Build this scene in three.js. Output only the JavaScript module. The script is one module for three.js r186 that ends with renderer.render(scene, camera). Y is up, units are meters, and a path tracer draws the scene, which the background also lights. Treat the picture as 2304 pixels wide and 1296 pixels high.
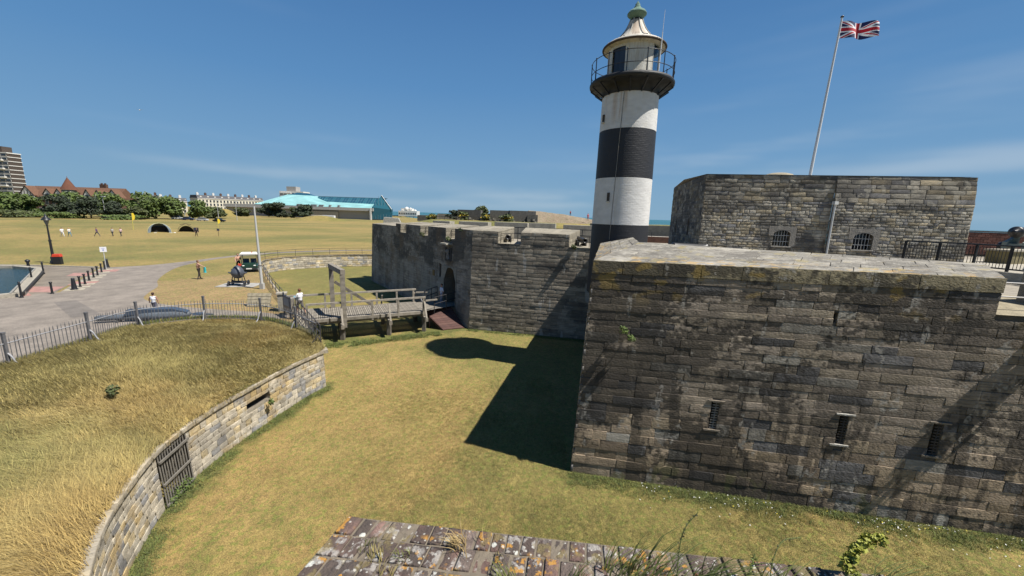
import * as THREE from 'three';
import { mergeGeometries } from 'three/addons/utils/BufferGeometryUtils.js';
import { MarchingCubes } from 'three/addons/objects/MarchingCubes.js';

// ---------------------------------------------------------------- camera, sky, sun, exposure
const D2R = Math.PI / 180;
const scene = new THREE.Scene();
const camera = new THREE.PerspectiveCamera(73.36, 16 / 9, 0.1, 60000);
camera.position.set(0, 8.7, 0);
camera.rotation.set(-10.67 * D2R, 0, 1.833 * D2R, 'YXZ');
scene.add(camera);

const renderer = new THREE.WebGLRenderer({ antialias: true });
renderer.toneMapping = THREE.LinearToneMapping;
renderer.toneMappingExposure = 1.6;
renderer.shadowMap.enabled = true;

const SUN = new THREE.Vector3(4.25, 7.38, 1.34).normalize();
const sun = new THREE.DirectionalLight(new THREE.Color().setRGB(1, 0.955, 0.88), 5);
sun.position.copy(SUN).multiplyScalar(150);
sun.target.position.set(0, 0, -25);
sun.position.add(sun.target.position);
sun.castShadow = true;
sun.shadow.mapSize.set(4096, 4096);
Object.assign(sun.shadow.camera, { left: -90, right: 90, top: 90, bottom: -90, near: 1, far: 400 });
sun.shadow.radius = 1;
scene.add(sun, sun.target);

// ---------------------------------------------------------------- random numbers and noise
function mulberry(a) {
  return () => { a |= 0; a = a + 0x6D2B79F5 | 0; let t = Math.imul(a ^ a >>> 15, 1 | a); t = t + Math.imul(t ^ t >>> 7, 61 | t) ^ t; return ((t ^ t >>> 14) >>> 0) / 4294967296; };
}
const rnd = mulberry(20240611);
const rr = (a, b) => a + (b - a) * rnd();
const PERM = new Float32Array(65536); { const r = mulberry(7); for (let i = 0; i < 65536; i++) PERM[i] = r(); }
const h2 = (x, y) => PERM[((x * 73) ^ (y * 1619) ^ ((x * y) << 3)) & 65535];
function vn(x, y) {
  const xi = Math.floor(x), yi = Math.floor(y); let fx = x - xi, fy = y - yi;
  fx = fx * fx * (3 - 2 * fx); fy = fy * fy * (3 - 2 * fy);
  const a = h2(xi, yi), b = h2(xi + 1, yi), c = h2(xi, yi + 1), d = h2(xi + 1, yi + 1);
  return a + (b - a) * fx + (c - a) * fy + (a - b - c + d) * fx * fy;
}
function fbm(x, y, o = 4) { let s = 0, a = 0.5, n = 0; for (let i = 0; i < o; i++) { s += a * vn(x, y); n += a; a *= 0.5; x = x * 2.03 + 17.3; y = y * 2.03 + 9.1; } return s / n; }
const clamp = (x, a = 0, b = 1) => x < a ? a : x > b ? b : x;
const sst = (a, b, x) => { x = clamp((x - a) / (b - a)); return x * x * (3 - 2 * x); };
const mix = (a, b, t) => a + (b - a) * t;
const toS = (v) => { v = clamp(v); return 255 * (v <= 0.0031308 ? 12.92 * v : 1.055 * Math.pow(v, 1 / 2.4) - 0.055); };

// ---------------------------------------------------------------- the sky: deep blue overhead, paler at the horizon, thin cirrus
{
  const W = 1024, H = 512, d = new Float32Array(W * H * 4), K = 0.94 / 1.6;
  const stops = [[0, .255, .43, .585], [3, .235, .415, .6], [8, .18, .365, .6], [16, .115, .285, .55], [28, .068, .195, .445], [50, .045, .13, .33], [90, .03, .095, .26]];
  for (let j = 0; j < H; j++) {
    const el = (j + .5) / H * 180 - 90, e = Math.max(el, 0);
    let k = 0; while (k < stops.length - 2 && stops[k + 1][0] < e) k++;
    const A = stops[k], B = stops[k + 1], t = clamp((e - A[0]) / (B[0] - A[0]));
    for (let i = 0; i < W; i++) {
      const az = (i + .5) / W * Math.PI * 2;
      const q = fbm(Math.cos(az) * 3.2 + 11 + e * .05, Math.sin(az) * 3.2 + 31 + e * .8, 5), q2 = fbm(Math.cos(az) * 1.6 + 41, Math.sin(az) * 1.6 + 7 + e * .12, 3) + .3 * Math.cos(az - 2.7);
      const c = el > 0 ? 0.29 * sst(.42, .82, q) * sst(.52, .8, q2) * sst(0, 2, e) * (1 - .85 * sst(6, 18, e)) * (1 - sst(18, 40, e)) : 0;
      const o = (j * W + i) * 4;
      for (let m = 0; m < 3; m++) d[o + m] = K * mix(mix(A[m + 1], B[m + 1], t), [.72, .78, .82][m], c);
      d[o + 3] = 1;
    }
  }
  const sky = new THREE.DataTexture(d, W, H, THREE.RGBAFormat, THREE.FloatType);
  sky.mapping = THREE.EquirectangularReflectionMapping; sky.magFilter = THREE.LinearFilter; sky.needsUpdate = true;
  scene.background = sky; scene.environment = sky;
}

// ---------------------------------------------------------------- helpers: things, parts, geometry, materials
const taken = {};
const numbered = (n) => { taken[n] = (taken[n] ?? -1) + 1; return taken[n] ? n + '_' + String(taken[n]).padStart(3, '0') : n; };
function tag(o, label, category, group, kind) {
  if (label) o.userData.label = label; if (category) o.userData.category = category;
  if (group) o.userData.group = group; if (kind) o.userData.kind = kind; return o;
}
function thing(name, label, category, pos = [0, 0, 0], ry = 0, group) {
  const g = new THREE.Group(); g.name = numbered(name); g.position.set(...pos); g.rotation.y = ry; scene.add(g);
  return tag(g, label, category, group);
}
function part(parent, name, geo, mat) {
  const m = new THREE.Mesh(Array.isArray(geo) ? merge(geo) : geo, mat); m.name = name; m.castShadow = m.receiveShadow = true; parent.add(m); return m;
}
function solo(name, geo, mat, label, category, group, kind) { const m = part(scene, numbered(name), geo, mat); return tag(m, label, category, group, kind); }
const struct = (name, geo, mat) => tag(part(scene, numbered(name), geo, mat), null, null, null, 'structure');
function copyThing(src, pos, ry, label) { const c = src.clone(); c.name = numbered(src.name.replace(/_\d{3}$/, '')); c.userData = { ...src.userData }; if (label) c.userData.label = label; c.position.set(...pos); if (ry !== undefined) c.rotation.y = ry; scene.add(c); return c; }

function merge(list) {
  const l = list.map((g) => { g = g.index ? g.toNonIndexed() : g; for (const k of Object.keys(g.attributes)) if (!['position', 'normal', 'uv'].includes(k)) g.deleteAttribute(k); if (!g.attributes.uv) g.setAttribute('uv', new THREE.BufferAttribute(new Float32Array(g.attributes.position.count * 2), 2)); return g; });
  return l.length === 1 ? l[0] : mergeGeometries(l);
}
const V = (x, y, z) => new THREE.Vector3(x, y, z);
// box with uv in metres
function box(w, h, d, x = 0, y = 0, z = 0, ry = 0, rx = 0, rz = 0) {
  const g = new THREE.BoxGeometry(w, h, d), uv = g.attributes.uv, s = [[d, h], [d, h], [w, d], [w, d], [w, h], [w, h]], o = x * .37 + z * .61 + y * .23;
  for (let i = 0; i < 24; i++) uv.setXY(i, uv.getX(i) * s[i >> 2][0] + o, uv.getY(i) * s[i >> 2][1] + o);
  if (rx) g.rotateX(rx); if (rz) g.rotateZ(rz); if (ry) g.rotateY(ry); return g.translate(x, y, z);
}
function orient(g, a, b, up) {   // geometry along +z of length |ab| centred -> from a to b
  const z = b.clone().sub(a), c = a.clone().add(b).multiplyScalar(.5); z.normalize();
  const u = up || (Math.abs(z.y) > .95 ? V(1, 0, 0) : V(0, 1, 0)), x = u.clone().cross(z).normalize(), y = z.clone().cross(x);
  return g.applyMatrix4(new THREE.Matrix4().makeBasis(x, y, z).setPosition(c));
}
const beam = (a, b, w, h, up) => { a = V(...a); b = V(...b); const L = a.distanceTo(b), g = new THREE.BoxGeometry(w, h, L), uv = g.attributes.uv, s = [[L, h], [L, h], [w, L], [w, L], [w, h], [w, h]]; for (let i = 0; i < 24; i++) uv.setXY(i, uv.getX(i) * s[i >> 2][0] + a.x, uv.getY(i) * s[i >> 2][1] + a.z); return orient(g, a, b, up); };
const rod = (a, b, r, r2 = r, n = 8) => { a = V(...a); b = V(...b); const g = new THREE.CylinderGeometry(r2, r, a.distanceTo(b), n, 1); g.rotateX(Math.PI / 2); return orient(g, a, b); };
const tube = (pts, r, seg = 24, n = 6) => new THREE.TubeGeometry(new THREE.CatmullRomCurve3(pts.map((p) => V(...p))), seg, r, n);
const lathe = (pts, n = 24, x = 0, y = 0, z = 0, p0 = 0, pl = Math.PI * 2) => new THREE.LatheGeometry(pts.map((p) => new THREE.Vector2(...p)), n, p0, pl).translate(x, y, z);
const ball = (r, x, y, z, sx = 1, sy = 1, sz = 1, n = 12) => new THREE.SphereGeometry(r, n, Math.max(6, n * .7 | 0)).scale(sx, sy, sz).translate(x, y, z);
function extr(pts, depth, bevel = 0) { const s = new THREE.Shape(pts.map((p) => new THREE.Vector2(...p))); return new THREE.ExtrudeGeometry(s, { depth, bevelEnabled: bevel > 0, bevelSize: bevel, bevelThickness: bevel, bevelSegments: 2, steps: 1 }); }
function quadGeo(quads) { // list of [p00,p10,p11,p01]
  const P = [], U = []; for (const q of quads) { const [a, b, c, d] = q; const L = Math.hypot(b[0] - a[0], b[1] - a[1], b[2] - a[2]), M = Math.hypot(d[0] - a[0], d[1] - a[1], d[2] - a[2]); for (const [p, u] of [[a, [0, 0]], [b, [L, 0]], [c, [L, M]], [a, [0, 0]], [c, [L, M]], [d, [0, M]]]) { P.push(...p); U.push(...u); } }
  const g = new THREE.BufferGeometry(); g.setAttribute('position', new THREE.Float32BufferAttribute(P, 3)); g.setAttribute('uv', new THREE.Float32BufferAttribute(U, 2)); g.computeVertexNormals(); return g;
}
function prism(poly, y0, y1) { // plan polygon [x,z] -> solid
  const P = [], U = []; let area = 0; poly.forEach((p, i) => { const q = poly[(i + 1) % poly.length]; area += p[0] * q[1] - q[0] * p[1]; }); if (area > 0) poly = poly.slice().reverse();
  const q = []; poly.forEach((p, i) => { const n = poly[(i + 1) % poly.length]; q.push([[p[0], y0, p[1]], [n[0], y0, n[1]], [n[0], y1, n[1]], [p[0], y1, p[1]]]); });
  const g = quadGeo(q), tri = THREE.ShapeUtils.triangulateShape(poly.map((p) => new THREE.Vector2(p[0], p[1])), []);
  for (const t of tri) { for (const k of [t[0], t[1], t[2]]) { P.push(poly[k][0], y1, poly[k][1]); U.push(poly[k][0], poly[k][1]); } }
  const top = new THREE.BufferGeometry(); top.setAttribute('position', new THREE.Float32BufferAttribute(P, 3)); top.setAttribute('uv', new THREE.Float32BufferAttribute(U, 2)); top.computeVertexNormals();
  return merge([g, top]);
}
function sheet(poly, y, uvs = 1) { const tri = THREE.ShapeUtils.triangulateShape(poly.map((p) => new THREE.Vector2(p[0], p[1])), []), P = [], U = []; for (const t of tri) { const [a, b, c] = t.map((k) => poly[k]); const cr = (b[0] - a[0]) * (c[1] - a[1]) - (b[1] - a[1]) * (c[0] - a[0]); for (const p of cr > 0 ? [a, c, b] : [a, b, c]) { P.push(p[0], y, p[1]); U.push(p[0] * uvs, p[1] * uvs); } } const g = new THREE.BufferGeometry(); g.setAttribute('position', new THREE.Float32BufferAttribute(P, 3)); g.setAttribute('uv', new THREE.Float32BufferAttribute(U, 2)); g.computeVertexNormals(); return g; }

function dataTex(W, H, fn, srgb = true) {
  const d = new Uint8Array(W * H * 4), c = [0, 0, 0];
  for (let j = 0; j < H; j++) for (let i = 0; i < W; i++) { fn(i, j, c); const o = (j * W + i) * 4; for (let k = 0; k < 3; k++) d[o + k] = srgb ? toS(c[k]) : 255 * clamp(c[k]); d[o + 3] = 255; }
  const t = new THREE.DataTexture(d, W, H); t.wrapS = t.wrapT = THREE.RepeatWrapping; t.magFilter = THREE.LinearFilter; t.minFilter = THREE.LinearMipmapLinearFilter; t.generateMipmaps = true; if (srgb) t.colorSpace = THREE.SRGBColorSpace; t.needsUpdate = true; return t;
}
// tileable fbm
function tfbm(x, y, p, o = 4) { let s = 0, a = .5, n = 0; for (let i = 0; i < o; i++) { const xi = Math.floor(x), yi = Math.floor(y); let fx = x - xi, fy = y - yi; fx = fx * fx * (3 - 2 * fx); fy = fy * fy * (3 - 2 * fy); const w = (k) => ((k % p) + p) % p, A = h2(w(xi) + i * 97, w(yi)), B = h2(w(xi + 1) + i * 97, w(yi)), C = h2(w(xi) + i * 97, w(yi + 1)), Dd = h2(w(xi + 1) + i * 97, w(yi + 1)); s += a * (A + (B - A) * fx + (C - A) * fy + (A - B - C + Dd) * fx * fy); n += a; a *= .55; x *= 2; y *= 2; p *= 2; } return s / n; }
const grainTex = dataTex(512, 512, (i, j, c) => { const v = tfbm(i / 512 * 16, j / 512 * 16, 16, 5); c[0] = c[1] = c[2] = sst(.2, .8, v); }, false);
const rep = (t, x, y = x) => { const c = t.clone(); c.repeat.set(x, y); c.needsUpdate = true; return c; };
const grainBump = rep(grainTex, 1.3);
const paleTex = dataTex(512, 512, (i, j, c) => { const v = tfbm(i / 512 * 6, j / 512 * 6, 6, 6), s = .72 + .5 * (v - .5) + .12 * (tfbm(i / 512 * 64, j / 512 * 64, 64, 2) - .5); c[0] = c[1] = c[2] = s; });
const woodTex = dataTex(512, 512, (i, j, c) => { const v = tfbm(i / 512 * 5, j / 512 * 60, 5, 4), w = tfbm(i / 512 * 4, j / 512 * 4, 4, 3), s = .5 + .55 * (v - .5) + .35 * (w - .5); c[0] = s; c[1] = s * .97; c[2] = s * .92; });
const ALB = .82;   // all base colours are given on one scale
const C = (r, g, b) => new THREE.Color().setRGB(r * ALB, g * ALB, b * ALB);
function mat(r, g, b, rough = .8, o = {}) { return new THREE.MeshStandardMaterial({ color: C(r, g, b), roughness: rough, side: THREE.DoubleSide, ...o }); }
const rough = (r, g, b, o = {}) => mat(r, g, b, .92, { map: rep(paleTex, .6), bumpMap: grainBump, bumpScale: .01, ...o });
// ---------------------------------------------------------------- ground, moat floor, paths, sea
const COPE = [[-5.2, -3.6], [-6.6, -4.9], [-7.75, -6.1], [-8.6, -7.2], [-9.3, -8.5], [-9.85, -9.9], [-10.05, -11.2], [-10.05, -12.6], [-9.9, -14], [-9.7, -15.6], [-9.4, -17], [-9.1, -18]];
const FARC = [[-9.1, -18], [-14.6, -25.3], [-20.2, -32.5], [-25.8, -40.1], [-31.2, -47.4], [-32.7, -50.6], [-32.4, -54], [-29.8, -56.9], [-26.9, -59.1], [-22.5, -61.2], [-14, -64]];
const RIM = [...COPE, ...FARC.slice(1), [0, -67], [20, -66], [40, -58], [50, -40], [50, -15], [40, 0], [20, 3], [5, .5], [0, -1], [-3, -2.2]];
const SHORE = [[75, 400], [75, -100], [40, -150], [-20, -300], [-110, -430], [-260, -800], [-600, -1700]];
const segDist = (x, z, L) => { let m = 1e9; for (let i = 0; i + 1 < L.length; i++) { const [ax, az] = L[i], [bx, bz] = L[i + 1], dx = bx - ax, dz = bz - az, t = clamp(((x - ax) * dx + (z - az) * dz) / (dx * dx + dz * dz)); m = Math.min(m, Math.hypot(x - ax - t * dx, z - az - t * dz)); } return m; };
function rayHit(th, L, closed, def) { const dx = Math.sin(th), dz = Math.cos(th); let best = def; for (let i = 0; i < L.length - (closed ? 0 : 1); i++) { const [ax, az] = L[i], [bx, bz] = L[(i + 1) % L.length]; const ex = bx - ax, ez = bz - az, px = ax, pz = az + 30, det = dx * -ez + dz * ex; if (Math.abs(det) < 1e-9) continue; const t = (px * -ez + pz * ex) / det, s = (dx * pz - dz * px) / det; if (s >= -1e-6 && s <= 1 + 1e-6 && t > 0) best = closed ? t : Math.min(best, t); } return best; }
const inPoly = (x, z, P) => { let c = false; for (let i = 0, j = P.length - 1; i < P.length; j = i++) if ((P[i][1] > z) !== (P[j][1] > z) && x < (P[j][0] - P[i][0]) * (z - P[i][1]) / (P[j][1] - P[i][1]) + P[i][0]) c = !c; return c; };

const grassTex = dataTex(1024, 1024, (i, j, c) => {
  const a = tfbm(i / 1024 * 160, j / 1024 * 160, 160, 3), b = tfbm(i / 1024 * 24, j / 1024 * 24, 24, 3), d = tfbm(i / 1024 * 6 + 3, j / 1024 * 6, 6, 3);
  const v = .7 + 1.0 * (a - .5) + .3 * (b - .5) + .2 * (d - .5), g = sst(.45, .75, tfbm(i / 1024 * 40 + 9, j / 1024 * 40, 40, 3));
  c[0] = v * mix(1.08, .74, g); c[1] = v * mix(1, .94, g); c[2] = v * mix(.98, .62, g);
});
const grassMat = new THREE.MeshStandardMaterial({ vertexColors: true, color: C(1, 1, 1), roughness: 1, map: rep(grassTex, 1), bumpMap: rep(grassTex, 1), bumpScale: .025 });
const TAN = [.425, .312, .112], STRAW = [.385, .298, .1], OLIVE = [.268, .24, .07], GREEN = [.13, .155, .04];
const mixc = (a, b, t) => [mix(a[0], b[0], t), mix(a[1], b[1], t), mix(a[2], b[2], t)];
function moatColor(x, z) {
  const p = fbm(x * .22 + 3, z * .22 + 8, 4), q = fbm(x * .9, z * .9 + 40, 3), p2 = fbm(x * 3.1 + 3, z * 3.1 + 8, 2);
  let c = mixc(STRAW, TAN, sst(.4, .62, q)); c = mixc(c, OLIVE, .85 * sst(.42, .66, p + (p2 - .5) * .3));
  const far = sst(-24, -34, z); c = mixc(c, mixc(OLIVE, GREEN, .25), .75 * far * sst(.25, .6, p + .15));
  return mixc(c, [GREEN[0] * 1.15, GREEN[1] * 1.1, GREEN[2]], moatEdge(x, z));
}
const NEARBASE = [[2.24, -12.03], [24, -8.07]], FARBASE = [[5.45, -26.8], [-3.21, -28.63], [-17.7, -48]], BRIDGE_EDGE = [[-14, -23.6], [-6.6, -27.3], [-4.2, -28.4]];
function moatEdge(x, z) { const d = Math.min(segDist(x, z, NEARBASE) * 1.1, segDist(x, z, COPE) * 1.2, segDist(x, z, FARBASE) * 1.2, segDist(x, z, BRIDGE_EDGE) * .6), n = fbm(x * 1.3, z * 1.3, 3); return sst(.85, .12, d + (n - .5) * 1.3) * .85; }
function sheetGrid(nx, nz, fn, uvs) { // fn(i,j) -> [x,y,z,[r,g,b]]
  const P = [], Cc = [], U = [], I = []; for (let j = 0; j <= nz; j++) for (let i = 0; i <= nx; i++) { const [x, y, z, c] = fn(i / nx, j / nz); P.push(x, y, z); Cc.push(...c); U.push(x * uvs, z * uvs); }
  for (let j = 0; j < nz; j++) for (let i = 0; i < nx; i++) { const a = j * (nx + 1) + i, b = a + 1, c = a + nx + 1, d = c + 1; I.push(a, c, b, b, c, d); }
  const g = new THREE.BufferGeometry(); g.setAttribute('position', new THREE.Float32BufferAttribute(P, 3)); g.setAttribute('color', new THREE.Float32BufferAttribute(Cc, 3)); g.setAttribute('uv', new THREE.Float32BufferAttribute(U, 2)); g.setIndex(I); g.computeVertexNormals(); return g;
}
struct('moat_lawn', sheetGrid(340, 290, (a, b) => { const x = mix(-34, 52, a), z = mix(4, -69, b); return [x, (fbm(x * .35, z * .35, 3) - .5) * .05 - .004, z, moatColor(x, z)]; }, .28), grassMat);

const groundY = (x, z) => { const r = Math.hypot(x, z); return 1.9 + sst(95, 160, r) * (fbm(x * .02 + 5, z * .02, 2) - .42) * 2.6; };
function greenColor(x, z) {
  const r = Math.hypot(x, z), a = Math.atan2(x, -z), bands = fbm(r * .16 + 2, a * 6 + 1, 4), p = fbm(x * .06, z * .06, 4), q = fbm(x * .5, z * .5, 3);
  let c = mixc(TAN, OLIVE, sst(.36, .64, bands * .72 + p * .28)); c = mixc(c, STRAW, .4 * q); c = mixc(c, GREEN, .4 * sst(.52, .72, bands) * sst(.4, .6, p));
  const dr = segDist(x, z, FARC.slice(0, 5)), inside = x + .62 * (z + 30) > -34 && z > -52 && z < -18; if (inside && dr < 24) c = mixc(c, mixc([.45, .315, .148], [.39, .285, .128], q), .92);
  return [c[0] * .97, c[1] * .97, c[2] * .97];
}
{
  const NT = 420, NR = 110;
  struct('ground', sheetGrid(NT, NR, (a, b) => {
    const th = a * Math.PI * 2, r0 = rayHit(th, RIM, true, 30) + .25, r1 = Math.max(r0 + 5, rayHit(th, SHORE, false, 1800)), r = r0 + (r1 - r0) * (Math.pow(400, b) - 1) / 399 * (1);
    const x = Math.sin(th) * r, z = -30 + Math.cos(th) * r; return [x, groundY(x, z), z, greenColor(x, z)];
  }, .21), grassMat);
}
// tarmac path and paved forecourt, each laid a little above the one below
const asphaltTex = dataTex(1024, 1024, (i, j, c) => { const a = tfbm(i / 1024 * 200, j / 1024 * 200, 200, 2), b = tfbm(i / 1024 * 9, j / 1024 * 9, 9, 4), v = .7 + .5 * (a - .5) + .45 * (b - .5); c[0] = v * 1.02; c[1] = v * .985; c[2] = v * .95; });
const tarmac = mat(.33, .292, .25, .95, { map: rep(asphaltTex, .16), bumpMap: rep(asphaltTex, .16), bumpScale: .012 });
const paving = mat(.28, .243, .195, .95, { map: rep(asphaltTex, .13), bumpMap: rep(asphaltTex, .13), bumpScale: .012 });
const smoothLine = (pts, n) => new THREE.CatmullRomCurve3(pts.map((p) => V(p[0], 0, p[1])), false, 'centripetal').getPoints(n).map((p) => [p.x, p.z]);
const pathPoly = [...smoothLine([[-13.7, -23.9], [-16.5, -24.6], [-20, -25], [-23.5, -25.7], [-26.6, -27.2], [-28.25, -29.4], [-29.6, -31.6], [-31.8, -34], [-34.6, -38], [-36.9, -42.2], [-38, -46.3], [-38.3, -50.7], [-37.4, -55], [-35, -59], [-31, -62.6], [-25.3, -66.5], [-14, -70]], 60),
  ...smoothLine([[-14.4, -71.6], [-25.3, -68.2], [-33, -63.6], [-37.3, -58.6], [-39.4, -52.6], [-39.8, -47], [-41, -42.5], [-43.4, -40.2]], 30), [-34.1, -28.4], [-44, -20], [-44, -8], [-20, -6], [-17.9, -20], [-15.2, -22.6]];
struct('path', sheet(pathPoly, 1.906), tarmac);
for (const q of [[[-26, -22], [-31, -25.4], [-30.4, -26.2], [-25.3, -23]], [[-33, -20], [-35.4, -22.5], [-34.1, -23.6], [-31.6, -21.3]], [[-38, -43.6], [-39.2, -46.4], [-38.6, -46.7], [-37.4, -43.8]]]) struct('tarmac_patch', sheet(q, 1.91), mat(.25, .225, .2, .95, { map: rep(asphaltTex, .16) }));
for (const [a, b] of [[[-43.6, -40.2], [-50, -40.1]], [[-50, -40.1], [-63, -38.2]]]) struct('kerb', beam([a[0], 1.93, a[1]], [b[0], 1.93, b[1]], .16, .12), rough(.6, .55, .45));
struct('forecourt', sheet([[-34.2, -28.2], [-43.5, -40.1], [-50, -40], [-64, -38], [-60, -18], [-44, -19.6]], 1.911), paving);
const pinkMat = rough(.52, .285, .24);
for (const q of [[[-38.4, -30], [-36.6, -28], [-34.6, -28.3], [-36, -30.4]], [[-37, -27.1], [-35.4, -26.3], [-34.6, -27.1], [-35.8, -27.9]], [[-37.6, -32.6], [-36.4, -30.9], [-34.9, -31.2], [-35.9, -33]], [[-42.2, -36.6], [-41, -34.9], [-39.4, -35.3], [-40.4, -37]], [[-42.1, -39], [-41, -37.6], [-39.6, -38], [-40.5, -39.4]]])
  struct('tactile_paving', sheet(q, 1.916), pinkMat);
// sea
{
  const seaBump = dataTex(512, 512, (i, j, c) => { c[0] = c[1] = c[2] = tfbm(i / 512 * 12, j / 512 * 30, 12, 5); }, false);
  const m = mat(.02, .12, .125, .28, { bumpMap: rep(seaBump, .03), bumpScale: .5 });
  const g = new THREE.CircleGeometry(40000, 96).rotateX(-Math.PI / 2).translate(0, -2.2, 0); const uv = g.attributes.uv, p = g.attributes.position; for (let i = 0; i < p.count; i++) uv.setXY(i, p.getX(i), p.getZ(i));
  struct('sea', g, m);
}
// ---------------------------------------------------------------- masonry: every stone its own block on a patch P(u, v, d)
const pv = (p) => Array.isArray(p) ? V(...p) : p;
function quadPatch(p00, p10, p11, p01) {
  [p00, p10, p11, p01] = [p00, p10, p11, p01].map(pv);
  const U = (p00.distanceTo(p10) + p01.distanceTo(p11)) / 2, Vv = (p00.distanceTo(p01) + p10.distanceTo(p11)) / 2;
  const n = p10.clone().sub(p00).cross(p01.clone().sub(p00)).normalize();
  return { U, V: Vv, n, P(u, v, d) { const s = u / U, t = v / Vv; return p00.clone().multiplyScalar((1 - s) * (1 - t)).addScaledVector(p10, s * (1 - t)).addScaledVector(p11, s * t).addScaledVector(p01, (1 - s) * t).addScaledVector(n, d); } };
}
function curvePatch(pts, h, batter = 0) { // pts [x,z] along the wall, outward to the left-hand normal (dz,-dx)
  const c = new THREE.CatmullRomCurve3(pts.map((p) => V(p[0], 0, p[1])), false, 'centripetal'); c.arcLengthDivisions = 400; const U = c.getLength();
  return { U, V: h, P(u, v, d) { const t = clamp(u / U), p = c.getPointAt(t), g = c.getTangentAt(t), nx = -g.z, nz = g.x; const off = d - batter * v / h; return V(p.x + nx * off, v, p.z + nz * off); } };
}
function layCourses(pa, o) {
  const st = [], hs = []; let v = o.v0 ?? 0; const top = o.v1 ?? pa.V;
  while (v < top - .02) { let h = rr(...(typeof o.h === 'function' ? o.h(v) : o.h)); if (top - v - h < .12) h = top - v; hs.push([v, Math.min(top, v + h)]); v += h; }
  hs.forEach(([a, b], row) => {
    const vm = (a + b) / 2; let iv = [(o.range ? o.range(vm) : [-(o.ext ?? 0), pa.U + (o.ext ?? 0)])];
    for (const [u0, u1, w0, w1] of o.holes || []) { if (b <= w0 + .04 || a >= w1 - .04) continue; iv = iv.flatMap(([p, q]) => (u1 <= p || u0 >= q) ? [[p, q]] : [[p, Math.max(p, u0)], [Math.min(q, u1), q]]).filter(([p, q]) => q - p > .04); }
    const [wa, wb] = typeof o.w === 'function' ? o.w(vm) : o.w;
    for (const [p, q] of iv) { let u = p; while (u < q - .01) { let w = rr(wa, wb); if (u === p && row % 2) w *= .6; if (q - u - w < wa * .55) w = q - u; const e = Math.min(q, u + w); let va = a, vb = b; for (const hh of o.holes || []) { if (e > hh[0] + .03 && u < hh[1] - .03) { if (va < hh[3] && vb > hh[3]) va = hh[3]; else if (vb > hh[2] && va < hh[2]) vb = hh[2]; } } st.push({ u0: u, u1: e, v0: va, v1: vb, row, t: rnd(), t2: rnd(), proud: (o.proud ?? .008) * (rnd() - .3) + (o.rowProud ?? 0) * (h2(row, 77) - .5) }); u = e; } }
  });
  return st;
}
function stoneGeo(pa, s, o) {
  const j = o.joint ?? .012, nx = 3, ny = 2, bev = Math.min(o.bevel ?? .018, (s.u1 - s.u0) * .2, (s.v1 - s.v0) * .2), P = [], U = [], I = [], k = rnd() * 90;
  const u0 = s.u0 + j * .5, u1 = s.u1 - j * .5, v0 = s.v0 + j * .5, v1 = s.v1 - j * .5, rel = o.relief ?? .01, jit = o.jitter ?? .006;
  const cj = [0, 1, 2, 3].map(() => [rr(-jit, jit), rr(-jit, jit)]);
  const put = (a, b, d) => { const jx = mix(mix(cj[0][0], cj[1][0], a), mix(cj[3][0], cj[2][0], a), b), jy = mix(mix(cj[0][1], cj[1][1], a), mix(cj[3][1], cj[2][1], a), b), u = mix(u0, u1, a) + jx, v = mix(v0, v1, b) + jy, q = pa.P(u, v, d); P.push(q.x, q.y, q.z); U.push((u + (o.uo ?? 0)) / (o.UU ?? pa.U), (v + (o.vo ?? 0)) / (o.VV ?? pa.V)); };
  const bu = bev / (u1 - u0), bv = bev / (v1 - v0);
  for (let y = 0; y <= ny; y++) for (let x = 0; x <= nx; x++) put(mix(bu, 1 - bu, x / nx), mix(bv, 1 - bv, y / ny), s.proud + (vn(x * 1.3 + k, y * 1.3 + k) - .5) * rel);
  for (let y = 0; y < ny; y++) for (let x = 0; x < nx; x++) { const a = y * (nx + 1) + x; I.push(a, a + 1, a + nx + 2, a, a + nx + 2, a + nx + 1); }
  const ring = []; for (let x = 0; x <= nx; x++) ring.push([x, 0]); for (let y = 1; y <= ny; y++) ring.push([nx, y]); for (let x = nx - 1; x >= 0; x--) ring.push([x, ny]); for (let y = ny - 1; y > 0; y--) ring.push([0, y]);
  const base = P.length / 3, N = ring.length;
  for (const [x, y] of ring) put(x / nx, y / ny, s.proud - bev * .8);
  for (const [x, y] of ring) put(x / nx, y / ny, -(o.deep ?? .06));
  for (let i = 0; i < N; i++) { const q = (i + 1) % N, a = ring[i][1] * (nx + 1) + ring[i][0], b = ring[q][1] * (nx + 1) + ring[q][0], c = base + i, d = base + q, e = c + N, f = d + N; I.push(a, c, d, a, d, b, c, e, f, c, f, d); }
  const g = new THREE.BufferGeometry(); g.setAttribute('position', new THREE.Float32BufferAttribute(P, 3)); g.setAttribute('uv', new THREE.Float32BufferAttribute(U, 2)); g.setIndex(I); g.computeVertexNormals(); return g;
}
const EYE = V(0, 8.7, 0);
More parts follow.
